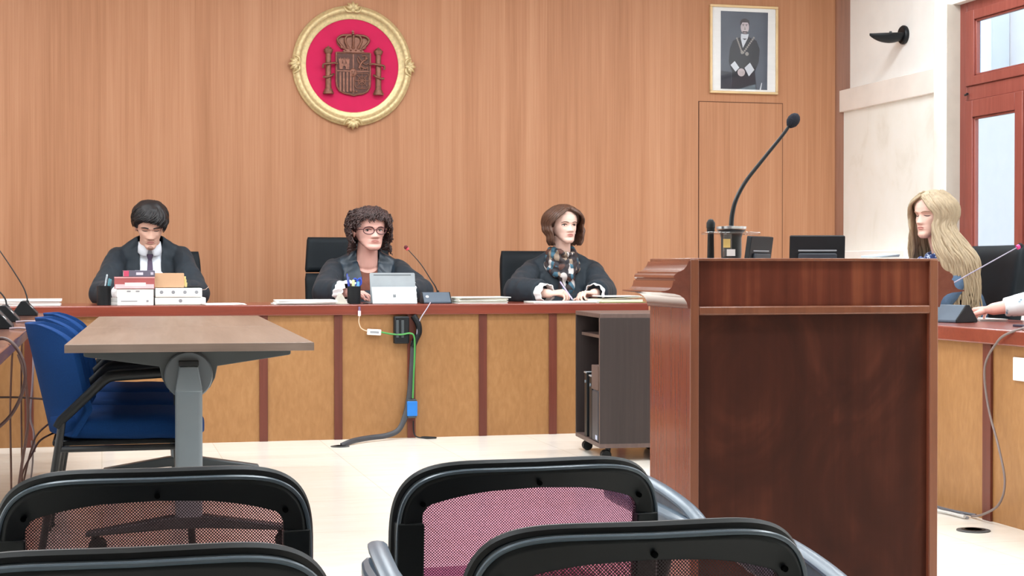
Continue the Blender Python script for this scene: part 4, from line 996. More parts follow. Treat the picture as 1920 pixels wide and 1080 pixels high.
# ------------------------------------------------------------------ office chairs
def make_office_chair(label, loc, rz, top, w_=.54, split=True, lean=.10):
    """faces -Y"""
    t = thing('office_chair', label, 'chair', loc, rz, 'black leather office chairs')
    def pad(z0, z1, nm):
        m = MB(); rg = []
        for i in range(13):
            u = i/12; z = z0+(z1-z0)*u; e = min(1, (i+.25)/1.1, (12.25-i)/1.1)**.5
            yb = .235+lean*(z-.5)/.6
            ww = (w_/2)*(1-.06*(z > .95)*(z-.95)/.2)
            row = []
            for j in range(32):
                a = 2*PI*j/32; ca, sa = math.cos(a), math.sin(a)
                x = ww*(.965+.035*e)*math.copysign(abs(ca)**.28, ca); y = yb-.03*(x/ww)**2+.045*e*math.copysign(abs(sa)**.5, sa)
                row.append(V((x, y, z)))
            rg.append(row)
        m.rings(rg); return m.build(nm, M['leather'], t, angle=70)
    if split: pad(.46, .945, 'backrest'); pad(.95, top, 'headrest')
    else: pad(.46, top, 'backrest')
    m = MB(); rg = []
    for i in range(13):
        y = -.25+.50*i/12; e = min(1, (i+.4)/1.6, (12.4-i)/1.6)**.5; row = []
        for j in range(28):
            a = 2*PI*j/28; ca, sa = math.cos(a), math.sin(a)
            row.append(V((.26*e*math.copysign(abs(ca)**.35, ca), y, .425+.05*e*math.copysign(abs(sa)**.6, sa))))
        rg.append(row)
    m.rings(rg); m.build('seat', M['leather'], t, angle=70)
    MB().cone((0, 0, .10), (0, 0, .38), .028, .024, 16).build('gas_column', M['black_metal'], t)
    for s in (-1, 1):
        a = thing('armrest', None, None); a.parent = t
        MB().prism(rrect(.055, .26, .02, cx=s*.30, cy=.02), Matrix.Translation((0, 0, .625)), .03).build('arm_pad', M['leather'], a, .006)
        MB().tube(smooth_path([(s*.30, .06, .63), (s*.31, .08, .52), (s*.27, .06, .40), (s*.2, .04, .385)], 4), .016, 10).build('arm_post', M['black_plastic'], a)
    for k in range(5):
        a = 2*PI*k/5+.3; e = V((math.cos(a)*.29, math.sin(a)*.29, .075))
        MB().tube([(0, 0, .11), e], [.032, .02], 10).build('leg', M['black_plastic'], t)
        c_ = MB(); u = V((-math.sin(a), math.cos(a), 0))
        for q in (-.013, .013): c_.cone(e+u*(q-.008)+V((0, 0, -.047)), e+u*(q+.008)+V((0, 0, -.047)), .028, .028, 16)
        c_.cone(e+V((0, 0, -.045)), e, .01, .01, 8); c_.build('castor', M['black_plastic'], t)
    return t
make_office_chair('black office chair behind the man in the suit', (.345, 10.22, 0), 0, 1.083, .54, False)
make_office_chair('high-backed black office chair behind the curly-haired judge', (1.553, 10.22, 0), 0, 1.178, .56, True)
make_office_chair('black office chair behind the judge with the patterned scarf', (2.85, 10.22, 0), .03, 1.092, .55, False)
make_office_chair('wide black office chair behind the blond woman at the side bench', (4.20, 7.56, 0), -PI/2-.05, 1.095, .58, False)
make_office_chair('black office chair of the person in the floral shirt', (4.50, 6.02, 0), -PI/2, 1.08, .56, False)
# ------------------------------------------------------------------ people
HW = [(0, .014), (.006, .023), (.02, .034), (.04, .0455), (.06, .0555), (.08, .0635), (.10, .0695), (.12, .0725), (.14, .0745), (.16, .0745), (.18, .0695), (.198, .057), (.212, .040), (.221, .022), (.226, .002)]
HF = [(0, -.080), (.008, -.089), (.02, -.0925), (.034, -.0885), (.05, -.090), (.065, -.089), (.08, -.089), (.10, -.0885), (.115, -.0885), (.13, -.0935), (.15, -.0945), (.17, -.089), (.19, -.073), (.208, -.048), (.220, -.022), (.226, .0)]
HB = [(0, -.050), (.01, -.040), (.02, -.022), (.04, .012), (.06, .046), (.08, .074), (.10, .090), (.13, .100), (.16, .098), (.185, .082), (.205, .058), (.218, .032), (.226, .004)]
JAW = 0.0
def hw_at(z): return interp(HW, z)*(1+JAW*max(0, .075-z)/.075)
def head_base(az, z, off=0):
    w, f, b = hw_at(z), interp(HF, z), interp(HB, z)
    c, d = (f+b)/2, (b-f)/2
    s, k = math.sin(az), math.cos(az)
    p = .86 if k > 0 else .95
    x = (w+off)*math.copysign(abs(s)**p, s); y = c-(d+off)*math.copysign(abs(k)**p, k)
    return V((x, y, z))
NOSE = [(.062, 0), (.067, .004), (.072, .017), (.078, .0225), (.084, .0205), (.095, .014), (.108, .008), (.118, .0035), (.128, .001), (.14, 0)]
def face_disp(x, z):
    ax = abs(x)
    d = interp(NOSE, z)*gauss(x, .0065+.006*max(0, min(1, (.115-z)/.04)))
    d += .006*gauss(ax-.0125, .005)*gauss(z-.0755, .005)
    d -= .0105*gauss(ax-.031, .0135)*gauss(z-.1125, .0085)
    d += .0045*gauss(ax-.026, .018)*gauss(z-.129, .006)
    d += .004*gauss(ax-.042, .014)*gauss(z-.087, .014)
    d -= .004*gauss(ax-.052, .012)*gauss(z-.055, .014)
    d += .0052*gauss(x, .017)*(gauss(z-.0560, .0036)+gauss(z-.0462, .0042))
    d -= .0035*gauss(x, .021)*gauss(z-.0512, .0017)
    d -= .003*gauss(x, .02)*gauss(z-.0375, .005)
    d += .004*gauss(x, .016)*gauss(z-.017, .011)
    return d
def face_pt(x, z, off=0):
    """point on the front of the face at lateral x, height z"""
    w, f, b = hw_at(z), interp(HF, z), interp(HB, z)
    c, d = (f+b)/2, (b-f)/2
    s = max(-1, min(1, x/w)); s = math.copysign(abs(s)**(1/.86), s)
    k = math.sqrt(max(0, 1-s*s))
    return V((x, c-d*k**.86-face_disp(x, z)-off, z))
def add_head(mb, Mh):
    rg = []
    for i in range(72):
        z = .226*(i/71)
        row = []
        for j in range(84):
            az = 2*PI*j/84; p = head_base(az, z)
            if math.cos(az) > 0: p.y -= face_disp(p.x, z)*min(1, math.cos(az)*2.2)
            row.append(Mh @ p)
        rg.append(row)
    mb.rings(rg)
    for s in (-1, 1):
        mb.ell((s*.0745, .008, .100), (.007, .017, .029), (.15, 0, s*.30), 14, 10, Mh)
        mb.ell((s*.080, .016, .108), (.005, .013, .019), (.15, 0, s*.45), 12, 8, Mh)
def add_hand(mb, wrist, d, down, thumb, curl=(.5, .5, .55, .6), tc=.35, sc=1.0, spread=.05):
    """palm plus five fingers; d: towards the fingers, down: palm side, thumb: thumb side"""
    d = V(d).normalized(); n = V(down); n = (n-d*n.dot(d)).normalized(); t = V(thumb); t = (t-d*t.dot(d)-n*t.dot(n)).normalized()
    wrist = V(wrist)
    lat = (.031, .0105, -.0105, -.030); ln = (.072, .080, .074, .059); kb = (.084, .088, .084, .076)
    for L_, l, q, c in zip(lat, ln, kb, curl):
        k = wrist+(d*q+t*L_-n*(.004*(1-abs(L_)/.03)))*sc
        mb.caps(wrist+t*L_*.55*sc+d*.01*sc, k, .0135*sc, .0108*sc, 10)
        p, a = k, .12+c*.25; e = (d+t*(L_*spread/.03)).normalized()
        r = .0092 if l > .06 else .0080
        for i, fr in enumerate((.46, .30, .24)):
            a += c*(.55 if i == 0 else .75)
            v = e*math.cos(a)+n*math.sin(a)
            q2 = p+v*l*fr*sc
            mb.caps(p, q2, (r-.0008*i)*sc, (r-.0008*(i+1))*sc, 10); p = q2
    p = wrist+(d*.022+t*.020+n*.006)*sc
    mb.caps(wrist+d*.012*sc, p, .014*sc, .0135*sc, 10)
    v = (d*.62+t*.68+n*tc).normalized()
    for l, r0, r1 in ((.042, .0130, .0108), (.032, .0105, .0092), (.026, .0090, .0074)):
        q2 = p+v*l*sc; mb.caps(p, q2, r0*sc, r1*sc, 10); p = q2; v = (v+d*.28-t*.22+n*.12).normalized()
    return wrist
def remesh(mb, name, mat, parent, vox, smooth=3, fac=.5):
    o = mb.build(name, mat, parent, flat=True)
    r = o.modifiers.new('r', 'REMESH'); r.mode = 'VOXEL'; r.voxel_size = vox; r.adaptivity = 0
    s = o.modifiers.new('s', 'SMOOTH'); s.iterations = smooth; s.factor = fac
    dg = bpy.context.evaluated_depsgraph_get(); dg.update()
    me = bpy.data.meshes.new_from_object(o.evaluated_get(dg)); old = o.data
    o.modifiers.clear(); o.data = me; me.name = name; bpy.data.meshes.remove(old)
    me.materials.clear()
    for m in (mat if isinstance(mat, (list, tuple)) else [mat]): me.materials.append(m)
    me.polygons.foreach_set('use_smooth', [True]*len(me.polygons))
    return o
def wrinkle(o, amp, sc, folds=()):
    out = []
    for v in o.data.vertices:
        p = v.co.copy(); n = v.normal
        d = amp*(noise.noise(V((p.x*sc, p.y*sc, p.z*sc*.45)))*1.1+.5*noise.noise(V((p.x*sc*2.1+7, p.y*sc*2.1, p.z*sc*1.3))))
        out.extend(p+n*d)
    o.data.vertices.foreach_set('co', out); o.data.update()
def features(root, Mh, look=(0, 0), closed=False, brow=M['lash'], lipm=M['lip'], browr=.0024, open_=1.0, bt=0):
    for s in (-1, 1):
        c = face_pt(s*.0315, .1125)+V((0, .0085, 0))
        if not closed:
            e = MB(); e.ell(c, (.0125, .0115, .0112*open_), None, 18, 12, Mh)
            eo = e.build('eye', M['eye_white'], root)
            i = MB(); i.ell(c+V((look[0]*.006, -.0078, look[1]*.004)), (.0066, .0048, .0066), None, 14, 8, Mh); i.build('iris', M['iris'], eo)
        q = [Mh @ face_pt(s*.0315+.0155*u, .1125+(.0068*(1-u*u) if not closed else -.004*(1-u*u))-.001*u*s, .0022 if not closed else .0012) for u in [-1+2*k/8 for k in range(9)]]
        MB().tube(q, [.0008, .0016, .0021, .0024, .0025, .0024, .0021, .0016, .0008], 6).build('eyelashes', M['lash'], root)
        q = [Mh @ face_pt(s*(.013+.037*u), .1258+.0072*math.sin(PI*(.02+.78*u))-.002*u+bt*(1-u), .0012) for u in [k/9 for k in range(10)]]
        MB().tube(q, [browr*(.7+.6*math.sin(PI*min(1, .2+.8*k/9))) for k in range(10)], 6, flat=.8).build('eyebrow', brow, root)
    lp = MB(); G = []
    for i in range(9):
        row = []
        for j in range(15):
            u = -1+2*j/14; x = u*.0205; hh = (1-u*u)**.6
            zz = .0512+(i-4)/4*(.0082 if i > 4 else .0080)*hh-.0012*u*u
            row.append(Mh @ face_pt(x, zz, .0008+.0008*hh))
        G.append(row)
    lp.grid(G); lp.build('lips', lipm, root)
    m_ = MB().tube([Mh @ face_pt(u*.0195, .0512-.0014*u*u, .0016) for u in [-1+k/5 for k in range(11)]], .0008, 6); m_.build('mouth_line', P('mouth_line', (120, 62, 58), .6), root)
def head_matrix(pivot, yaw=0, pitch=0, roll=0, sc=1.0, wx=1.0):
    """yaw>0 turns the face towards +X, pitch>0 bends it down; pivot is the top of the neck"""
    return Matrix.Translation(pivot) @ Euler((0, 0, yaw)).to_matrix().to_4x4() @ Euler((pitch, roll, 0)).to_matrix().to_4x4() @ Matrix.Diagonal((sc*wx, sc, sc, 1)) @ Matrix.Translation((0, -.015, -.07))
def hair_cap(mb, Mh, line, off, bumps=.0, n=72, m=26, sc=40):
    """scalp shell from the hairline up; line(az) gives the lower edge"""
    rg = []
    for i in range(m):
        t = i/(m-1); row = []
        for j in range(n):
            az = 2*PI*j/n; zl = line(az); z = zl+(.2255-zl)*t
            o_ = off*(min(1, t*5)**.7 if t < .2 else 1)-(.004 if i == 0 else 0)
            p = head_base(az, z, o_)
            p.z += o_*max(0, (z-.12)/.105)**1.5
            if bumps: p += (p-V((0, 0, .11))).normalized()*bumps*noise.noise(p*sc)
            row.append(Mh @ p)
        rg.append(row)
    mb.rings(rg, False, True)
def person(name, label, loc, rz, skin, J, Mh, hands, neck_r=.056, build=1.0):
    r = thing(name, label, 'person', loc, rz)
    b = MB()
    add_head(b, Mh)
    nk = Mh @ V((0, .012, .045)); b.caps(J['neck'], nk, neck_r*1.12, neck_r, 20); b.caps(V(J['neck'])+V((0, .01, -.02)), Mh @ V((0, .03, .09)), neck_r, neck_r*.8, 16)
    b.caps(J['pelvis'], J['chest'], .125*build, .125*build, 20)
    b.ell(J['chest'], (.165*build, .112*build, .19), None, 20, 12)
    dn = V((0, .0, -.04)); b.caps(J['sl']+dn*.5, J['neck']+dn, .046, .048, 14); b.caps(J['sr']+dn*.5, J['neck']+dn, .046, .048, 14); b.caps(J['sl']+dn*.6, J['sr']+dn*.6, .05, .05, 14)
    for k, h in (('l', hands[0]), ('r', hands[1])):
        b.caps(J['s'+k]+dn*.5, J['e'+k], .050, .040, 14); b.caps(J['e'+k], J['w'+k], .039, .0265, 14)
        wd = (V(J['w'+k])-V(J['e'+k])).normalized()
        b.caps(J['w'+k], V(J['w'+k])+wd*.012, .0255, .022, 12)
        add_hand(b, J['w'+k], *h)
    p = V(J['pelvis'])
    for s in (-1, 1):
        kn = p+V((s*.12, -.44, .0)); b.caps(p+V((s*.09, 0, 0)), kn, .088, .060, 14); b.caps(kn, (kn.x, kn.y+.04, .09), .056, .038, 14); b.caps((kn.x, kn.y+.05, .045), (kn.x, kn.y-.13, .035), .042, .034, 12)
    remesh(b, 'body', skin, r, .0036, 2, .45)
    return r
def front_at(o, x, z, y0=-2.0):
    me = o.data
    bv = BVHTree.FromPolygons([v.co for v in me.vertices], [p.vertices for p in me.polygons])
    def f(x, z):
        h = bv.ray_cast(V((x, y0, z)), V((0, 1, 0)))
        return h[0].y if h[0] else None
    return f
def smooth_border(bm, pick, it=10):
    nb = {}
    for e in bm.edges:
        if pick(e):
            a, b = e.verts
            nb.setdefault(a, []).append(b); nb.setdefault(b, []).append(a)
    for _ in range(it):
        new = {v: v.co*.4+sum((n.co for n in ns), V())/len(ns)*.6 for v, ns in nb.items() if len(ns) == 2}
        for v, c in new.items(): v.co = c
def gown(root, J, mat, neck_z=None, chest=(.205, .135, .24), vneck=None, sleeve=(.078, .085, .098), satin=None, name='robe', vox=.007, amp=.007, cuffcut=.07, lower=True, dz=0, sh_r=.062):
    """loose gown round the torso with wide sleeves; vneck = (x0, half width at top, half width at bottom, z top, z bottom)"""
    g = MB()
    c = V(J['chest'])
    g.ell(c+V((0, .005, -.01)), chest, None, 24, 16)
    g.caps(V(J['pelvis'])+V((0, 0, .04)), c+V((0, 0, -.08)), .185, .175, 24)
    for k in 'lr':
        s, e, w_ = V(J['s'+k]), V(J['e'+k]), V(J['w'+k])
        g.caps(s, e, sleeve[0], sleeve[1], 18)
        w2 = e+(w_-e)*(1-cuffcut/(w_-e).length)
        g.tube([e, e.lerp(w2, .5), w2], [sleeve[1], (sleeve[1]+sleeve[2])/2*.9, sleeve[2]*.8], 18)
        sg = 1 if s.x > 0 else -1
        nkp = V(J['neck'])+V((sg*.050, .022, .022+dz))
        g.caps(s+V((-sg*.01, .008, -.004)), nkp, sh_r*.92, sh_r*.72, 16); g.caps(s+V((0, .0, -.02)), V(J['neck'])+V((sg*.03, .01, -.045)), sh_r, sh_r*1.1, 16)
        g.caps(nkp, V(J['neck'])+V((0, .05, .0)), sh_r*.72, sh_r*.8, 14)
        g.caps(s+V((0, -.01, -.06)), c+V((0, -.02, .02)), .075, .10, 16)
    if lower: g.caps(V(J['pelvis'])+V((-.1, 0, .0)), V(J['pelvis'])+V((-.14, -.42, -.02)), .12, .10, 16); g.caps(V(J['pelvis'])+V((.1, 0, .0)), V(J['pelvis'])+V((.14, -.42, -.02)), .12, .10, 16)
    o = remesh(g, name, [mat, satin or mat], root, vox, 8, .5)
    wrinkle(o, amp, 13)
    yl, zl = CLAMP
    for v in o.data.vertices:                           # sleeves rest on the desk top
        if v.co.y < yl and .68 < v.co.z < zl: v.co.z = zl
    if vneck:
        x0, ht, hb, zt, zb = vneck
        bm = bmesh.new(); bm.from_mesh(o.data); kill = []
        for f in bm.faces:
            q = f.calc_center_median()
            if f.normal.y < .25 and q.z > zb and q.y < V(J['neck']).y+.02:
                t = (q.z-zb)/(zt-zb); h = hb+(ht-hb)*min(1.35, t)
                if abs(q.x-x0) < h: kill.append(f)
                elif satin and abs(q.x-x0) < h+.105: f.material_index = 1
        bmesh.ops.delete(bm, geom=kill, context='FACES')
        smooth_border(bm, lambda e: len(e.link_faces) == 1, 16)
        smooth_border(bm, lambda e: len(e.link_faces) == 2 and e.link_faces[0].material_index != e.link_faces[1].material_index, 16)
        bm.to_mesh(o.data); bm.free()
        sd = o.modifiers.new('t', 'SOLIDIFY'); sd.thickness = .006; sd.offset = -1
    return o
def cuff(root, p0, p1, r0, r1, frill=.006, n=12, name='cuff', m=None):
    p0, p1 = V(p0), V(p1); d = (p1-p0); t = d.normalized(); u = t.orthogonal().normalized(); w_ = t.cross(u); rg = []
    for i in range(13):
        s = i/12; row = []
        for j in range(48):
            a = 2*PI*j/48; r = r0+(r1-r0)*s+frill*math.sin(a*n+s*3)*s*.8+frill*.5*math.sin(a*5+i*.9)
            row.append(p0+d*s+(u*math.cos(a)+w_*math.sin(a))*r)
        rg.append(row)
    o = MB().rings(rg, False, False).build(name, m or M['white_cloth'], root, angle=70)
    sd = o.modifiers.new('t', 'SOLIDIFY'); sd.thickness = .003; return o
def torso_piece(root, J, name, mat, chest=(.18, .122, .21), neck_top=None, vox=.007, amp=.002):
    g = MB(); c = V(J['chest']); g.ell(c+V((0, -.004, 0)), chest, None, 24, 16); g.caps(c, V(J['neck'])+V((0, .0, -.02)), .10, .075, 20)
    g.caps(V(J['sl'])*.75+V(J['sr'])*.25, V(J['sr'])*.75+V(J['sl'])*.25, .066, .066, 14); g.caps(J['pelvis'], c, .15, .15, 20)
    o = remesh(g, name, mat, root, vox, 5, .5); wrinkle(o, amp, 16); return o
def lock(mb, pts, r0, r1=.002, n=7, k=4, flat=.6):
    q = smooth_path(pts, k); L_ = len(q)-1
    mb.tube(q, [r0*(.55+.45*min(1, i/L_*5))*(1-i/L_)**.45+r1 for i in range(L_+1)], n, flat)

CLAMP = (-.30, .7725)
# ---- the man in the suit and gown, looking down
rnd = random.Random(3)
J = dict(pelvis=V((0, .02, .53)), chest=V((0, -.06, .88)), neck=V((0, -.075, 1.095)), sl=V((.190, -.05, 1.045)), sr=V((-.185, -.05, 1.04)), el=V((.262, -.36, .825)), er=V((-.282, -.36, .825)), wl=V((.12, -.60, .832)), wr=V((-.16, -.60, .835)))
Mh = head_matrix((0, -.145, 1.200), .02, .42, 0, 1.13, .97)
p1 = person('person', 'person in dark suit and tie with short dark hair, reading behind stacked books', (.285, 10.22, 0), 0, M['skin1'], J, Mh,
            [((-.75, -.6, .02), (0, 0, -1), (-.5, .6, .2), (.5, .5, .55, .6)), ((.8, -.5, .02), (0, 0, -1), (.5, .7, .2), (.5, .5, .55, .6))])
features(p1, Mh, closed=True, brow=M['hair_black'], browr=.0040, bt=.0045)
shm = P('pale_blue_white_shirt', (226, 230, 238), .8, var=.02)
sh_ = torso_piece(p1, J, 'shirt', shm, (.17, .122, .2))
gown(p1, J, M['robe'], vneck=(.004, .070, .052, 1.09, .80), satin=M['robe'], chest=(.20, .135, .235), sleeve=(.068, .08, .095), dz=.022)
fy = front_at(sh_, 0, 0)
col = MB()                                              # shirt collar
for s in (-1, 1):
    nk = J['neck']
    col.rings([[nk+V((s*.066*math.cos(a), -.078*math.sin(a)-.006, .046-.030*max(0, math.sin(a)))) for a in [-PI/2+PI*k/14 for k in range(15)]],
               [nk+V((s*(.074-.012*max(0, math.sin(a)))*math.cos(a)+s*.022*max(0, math.sin(a)), -.098*math.sin(a)-.006, -.004-.040*max(0, math.sin(a)))) for a in [-PI/2+PI*k/14 for k in range(15)]]], False, False, False)
co = col.build('collar', shm, p1, angle=60); co.modifiers.new('t', 'SOLIDIFY').thickness = .004
tm = P('dark_plum_tie', (70, 54, 78), .6, var=.12, scale=(80, 80, 80))
tie = MB(); rg = []
for i in range(18):
    z = 1.062-.275*i/17; y = (fy(0, z) or -.18)-.006
    w_ = (.021 if i == 0 else .017 if i == 1 else .0125 if i == 2 else .014+.012*min(1, (i-2)/12))
    d_ = .012 if i < 2 else .005
    y = min(y, J['neck'].y-.075) if i < 3 else y
    rg.append([V((x, y+dy, z)) for x, dy in ((-w_, 0), (w_, 0), (w_*.8, -d_), (-w_*.8, -d_))])
tie.rings(rg); tie.build('tie', tm, p1, .002)
cuff(p1, J['er'].lerp(J['wr'], .70), J['wr'], .046, .040, .003, 6); cuff(p1, J['el'].lerp(J['wl'], .70), J['wl'], .046, .040, .003, 6)
hb = MB()
def line1(az):
    a = abs((az+PI) % (2*PI)-PI)
    return interp([(0, .164), (.5, .160), (.75, .150), (1.05, .132), (1.25, .104), (1.40, .100), (1.5, .122), (1.75, .085), (2.1, .045), (PI, .035)], a)
hair_cap(hb, Mh, line1, .023, .006, sc=30)
for k in range(420):
    az = rnd.uniform(0, 2*PI); a = abs((az+PI) % (2*PI)-PI)
    zl = line1(az); z0 = rnd.uniform(max(zl+.015, .15), .223)
    sw = .45 if a < 1.3 else .12
    e_ = rnd.uniform(.45, 1.0); o0 = rnd.uniform(.012, .021)
    pts = []
    for i in range(5):
        t = i/4; z = z0+(zl-.003-z0)*t*e_
        q = head_base(az-sw*t, z, o0+.005*math.sin(PI*t)); q.z += .020*max(0, (z-.12)/.105)**1.5
        pts.append(Mh @ q)
    lock(hb, pts, rnd.uniform(.004, .0075), .001, 6, 3)
hb.build('hair', M['hair_black'], p1, angle=80)
M['stubble'] = P('soft_stubble', (180, 138, 122), .8)
st = MB()
for s in (-1, 1): st.tube([Mh @ face_pt(s*(.002+.022*t), .0655-.006*t*t*1.5, .0006) for t in [i/6 for i in range(7)]], [.0022, .0028, .003, .003, .0026, .002, .0008], 6, flat=.7)
G = [[Mh @ face_pt(u*.0155*math.sqrt(max(.02, 1-(2*v-1)**2)), .031-.026*v, .0004) for u in [-1+k/5 for k in range(11)]] for v in [k/7 for k in range(8)]]
st.build('moustache', M['stubble'], p1); st = MB(); st.grid(G)
st.build('goatee', M['stubble'], p1)

# ---- the curly-haired judge with glasses
CLAMP = (-.26, .7725)
JAW = .30
J = dict(pelvis=V((0, .02, .50)), chest=V((0, -.05, .83)), neck=V((0, -.075, 1.005)), sl=V((.205, -.03, .972)), sr=V((-.205, -.03, .972)), el=V((.285, -.36, .83)), er=V((-.30, -.36, .83)), wl=V((.13, -.60, .830)), wr=V((-.19, -.585, .832)))
Mh = head_matrix((0, -.115, 1.166), .24, .02, 0, 1.11, 1.14)
p2 = person('person', 'person with chin-length curly dark hair and glasses, in a black gown behind the tablet', (1.612, 10.18, 0), 0, M['skin2'], J, Mh,
            [((-.65, -.7, -.02), (0, 0, -1), (-.6, .6, .1), (.55, .5, .5, .5)), ((.85, -.42, .0), (0, 0, -1), (.45, .8, .1), (.5, .45, .5, .55))], .062, 1.06)
features(p2, Mh, look=(-.25, 0), brow=P('soft_brow', (110, 74, 64), .7), open_=.85, bt=.003)
sw = torso_piece(p2, J, 'sweater', P('brown_sweater', (112, 66, 52), .9, var=.1, scale=(60, 60, 60), bump=.3, bscale=(200, 200, 200)), (.182, .128, .19))
bm = bmesh.new(); bm.from_mesh(sw.data)
bmesh.ops.delete(bm, geom=[f for f in bm.faces if (f.calc_center_median()-V((0, -.14, 1.03))).length < .085], context='FACES'); smooth_border(bm, lambda e: len(e.link_faces) == 1, 14); bm.to_mesh(sw.data); bm.free()
gown(p2, J, M['robe'], vneck=(.004, .062, .036, 1.0, .86), satin=M['satin'], chest=(.215, .14, .22), sh_r=.066, sleeve=(.066, .084, .095), dz=.03)
for s, e, w_ in ((1, J['el'], J['wl']), (-1, J['er'], J['wr'])): cuff(p2, e.lerp(w_, .45), w_+(w_-e).normalized()*.03, .068, .066, .011, 13)
hb = MB()
def line2(az):
    a = abs((az+PI) % (2*PI)-PI)
    return interp([(0, .190), (.5, .182), (.85, .162), (1.15, .145), (1.32, .12), (1.5, .10), (1.9, .08), (2.3, .03), (PI, .02)], a)
hair_cap(hb, Mh, line2, .022, .012, sc=26)
for k in range(620):
    az = rnd.uniform(.0, 2*PI); a = abs((az+PI) % (2*PI)-PI)
    if a < .75: z0, ln_ = rnd.uniform(.195, .2255), rnd.uniform(.015, .045)
    elif a < 1.3: z0, ln_ = rnd.uniform(.165, .2255), rnd.uniform(.02, .05)
    else: z0, ln_ = rnd.uniform(.02, .2255), rnd.uniform(.03, .055)
    R_ = rnd.uniform(.004, .0085); ph_ = rnd.uniform(0, 6.28); tw = rnd.uniform(7, 13)
    pts = []
    for i in range(11):
        t = i/10; z = z0-ln_*t; o_ = .020+.022*max(0, .15-z)/.15+.006*t+rnd.uniform(0, .003)
        if a > 1.25: o_ += .010
        zz = max(z, .045)
        q = head_base(az, min(zz, .2245), o_); q.z = z + .020*max(0, (z-.12)/.105)**1.5
        if z < .045: q.y = max(q.y, -.02)
        fr_ = V((math.cos(az), math.sin(az), 0)); ou = V((math.sin(az), -math.cos(az), .5))
        q += (fr_*math.cos(ph_+tw*t)+V((0, 0, 1))*math.sin(ph_+tw*t)*.6+ou*math.sin(ph_+tw*t)*.6)*R_
        pts.append(Mh @ q)
    hb.tube(pts, [.0058*(1-.6*abs(2*i/10-1)) for i in range(11)], 5)
hb.build('hair', M['hair_curly'], p2, angle=80)
gl = thing('glasses', None, None); gl.parent = p2
gm_ = P('dark_red_glasses_frame', (74, 34, 40), .35)
fy0 = face_pt(0, .113).y-.006
for s in (-1, 1):
    q = [Mh @ V((s*.0330+.0265*math.cos(a)*(1+.0*s), fy0+.004+3.2*(abs(s*.0325+.0245*math.cos(a))**2), .111+.0195*math.copysign(abs(math.sin(a))**.8, math.sin(a)))) for a in [2*PI*i/28 for i in range(29)]]
    MB().tube(q, .0027, 8).build('rim', gm_, gl)
    MB().rings([[Mh @ V((s*.0325+.023*math.cos(a), fy0+.004+3.2*abs(s*.0325+.023*math.cos(a))**2+dy, .111+.0165*math.sin(a))) for a in [2*PI*i/24 for i in range(24)]] for dy in (0, .001)]).build('lens', M['lens'], gl)
    MB().tube([Mh @ V((s*.057, fy0+.016, .117)), Mh @ V((s*.074, fy0+.03, .116)), Mh @ V((s*.082, .0, .112)), Mh @ V((s*.08, .02, .10))], .0022, 8).build('temple', gm_, gl)
MB().tube([Mh @ V((-.009, fy0+.004, .113)), Mh @ V((0, fy0, .116)), Mh @ V((.009, fy0+.004, .113))], .0021, 8).build('bridge', gm_, gl)

# ---- the judge with the bob and patterned scarf
CLAMP = (-.21, .7725)
JAW = .06
J = dict(pelvis=V((0, .02, .50)), chest=V((0, -.05, .83)), neck=V((-.02, -.07, 1.01)), sl=V((.205, -.02, .965)), sr=V((-.205, -.02, .965)), el=V((.19, -.30, .825)), er=V((-.37, -.30, .835)), wl=V((.050, -.545, .822)), wr=V((-.235, -.555, .822)))
Mh = head_matrix((-.025, -.105, 1.205), .24, -.02, 0, 1.03, 1.08)
p3 = person('person', 'person with a smooth chestnut bob and patterned scarf, holding a pen over papers', (2.885, 10.13, 0), 0, M['skin3'], J, Mh,
            [((-.93, -.30, .0), (0, -.25, -1), (-.1, .3, 1), (1.0, 1.05, 1.1, 1.15), .1), ((.90, -.28, .12), (.1, .2, -1), (.2, .7, .5), (.75, .85, .95, 1.0), .45)], .054)
features(p3, Mh, look=(.3, .05), brow=P('soft_brown_brow', (104, 74, 62), .7), open_=.8, bt=.002)
gown(p3, J, M['robe'], vneck=None, satin=None, chest=(.215, .14, .22), sh_r=.068, sleeve=(.066, .086, .10), amp=.009, dz=.03)
for s, e, w_ in ((1, J['el'], J['wl']), (-1, J['er'], J['wr'])): cuff(p3, e.lerp(w_, .50), w_-(w_-e).normalized()*.01, .062, .058, .005, 9)
def scarf_mat():
    m, nt, b = newmat('patterned_scarf')
    vo = nd(nt, 'ShaderNodeTexVoronoi', feature='F1'); vo.inputs['Scale'].default_value = 32
    nt.links.new(coords(nt, (1, 1, .7)), vo.inputs['Vector'])
    wn = nd(nt, 'ShaderNodeTexWhiteNoise', noise_dimensions='3D'); nt.links.new(vo.outputs['Position'], wn.inputs['Vector'])
    r = ramp(nt, wn.outputs['Value'], [(0, lin((52, 42, 44))), (.30, lin((62, 104, 124))), (.45, lin((150, 130, 112))), (.6, lin((44, 40, 46))), (.78, lin((200, 192, 188))), (.9, lin((92, 60, 52)))])
    r.node.color_ramp.interpolation = 'CONSTANT'
    nt.links.new(r, b.inputs['Base Color']); b.inputs['Roughness'].default_value = .7
    return m
scm = scarf_mat(); nk = J['neck']
sc_ = MB()
for lv, (rr_, z_, th) in enumerate(((.074, .088, .018), (.080, .058, .022), (.088, .026, .024), (.096, -.006, .026))):
    q = [nk+V((rr_*math.cos(a), -.01+rr_*.98*math.sin(a)-(.02 if math.sin(a) < -.5 else 0), z_+.012*math.sin(a*2+lv)-(.03+.012*lv)*max(0, -math.sin(a)))) for a in [2*PI*i/36 for i in range(37)]]
    sc_.tube(q, [th*(1+.18*math.sin(i*1.9+lv)) for i in range(37)], 10)
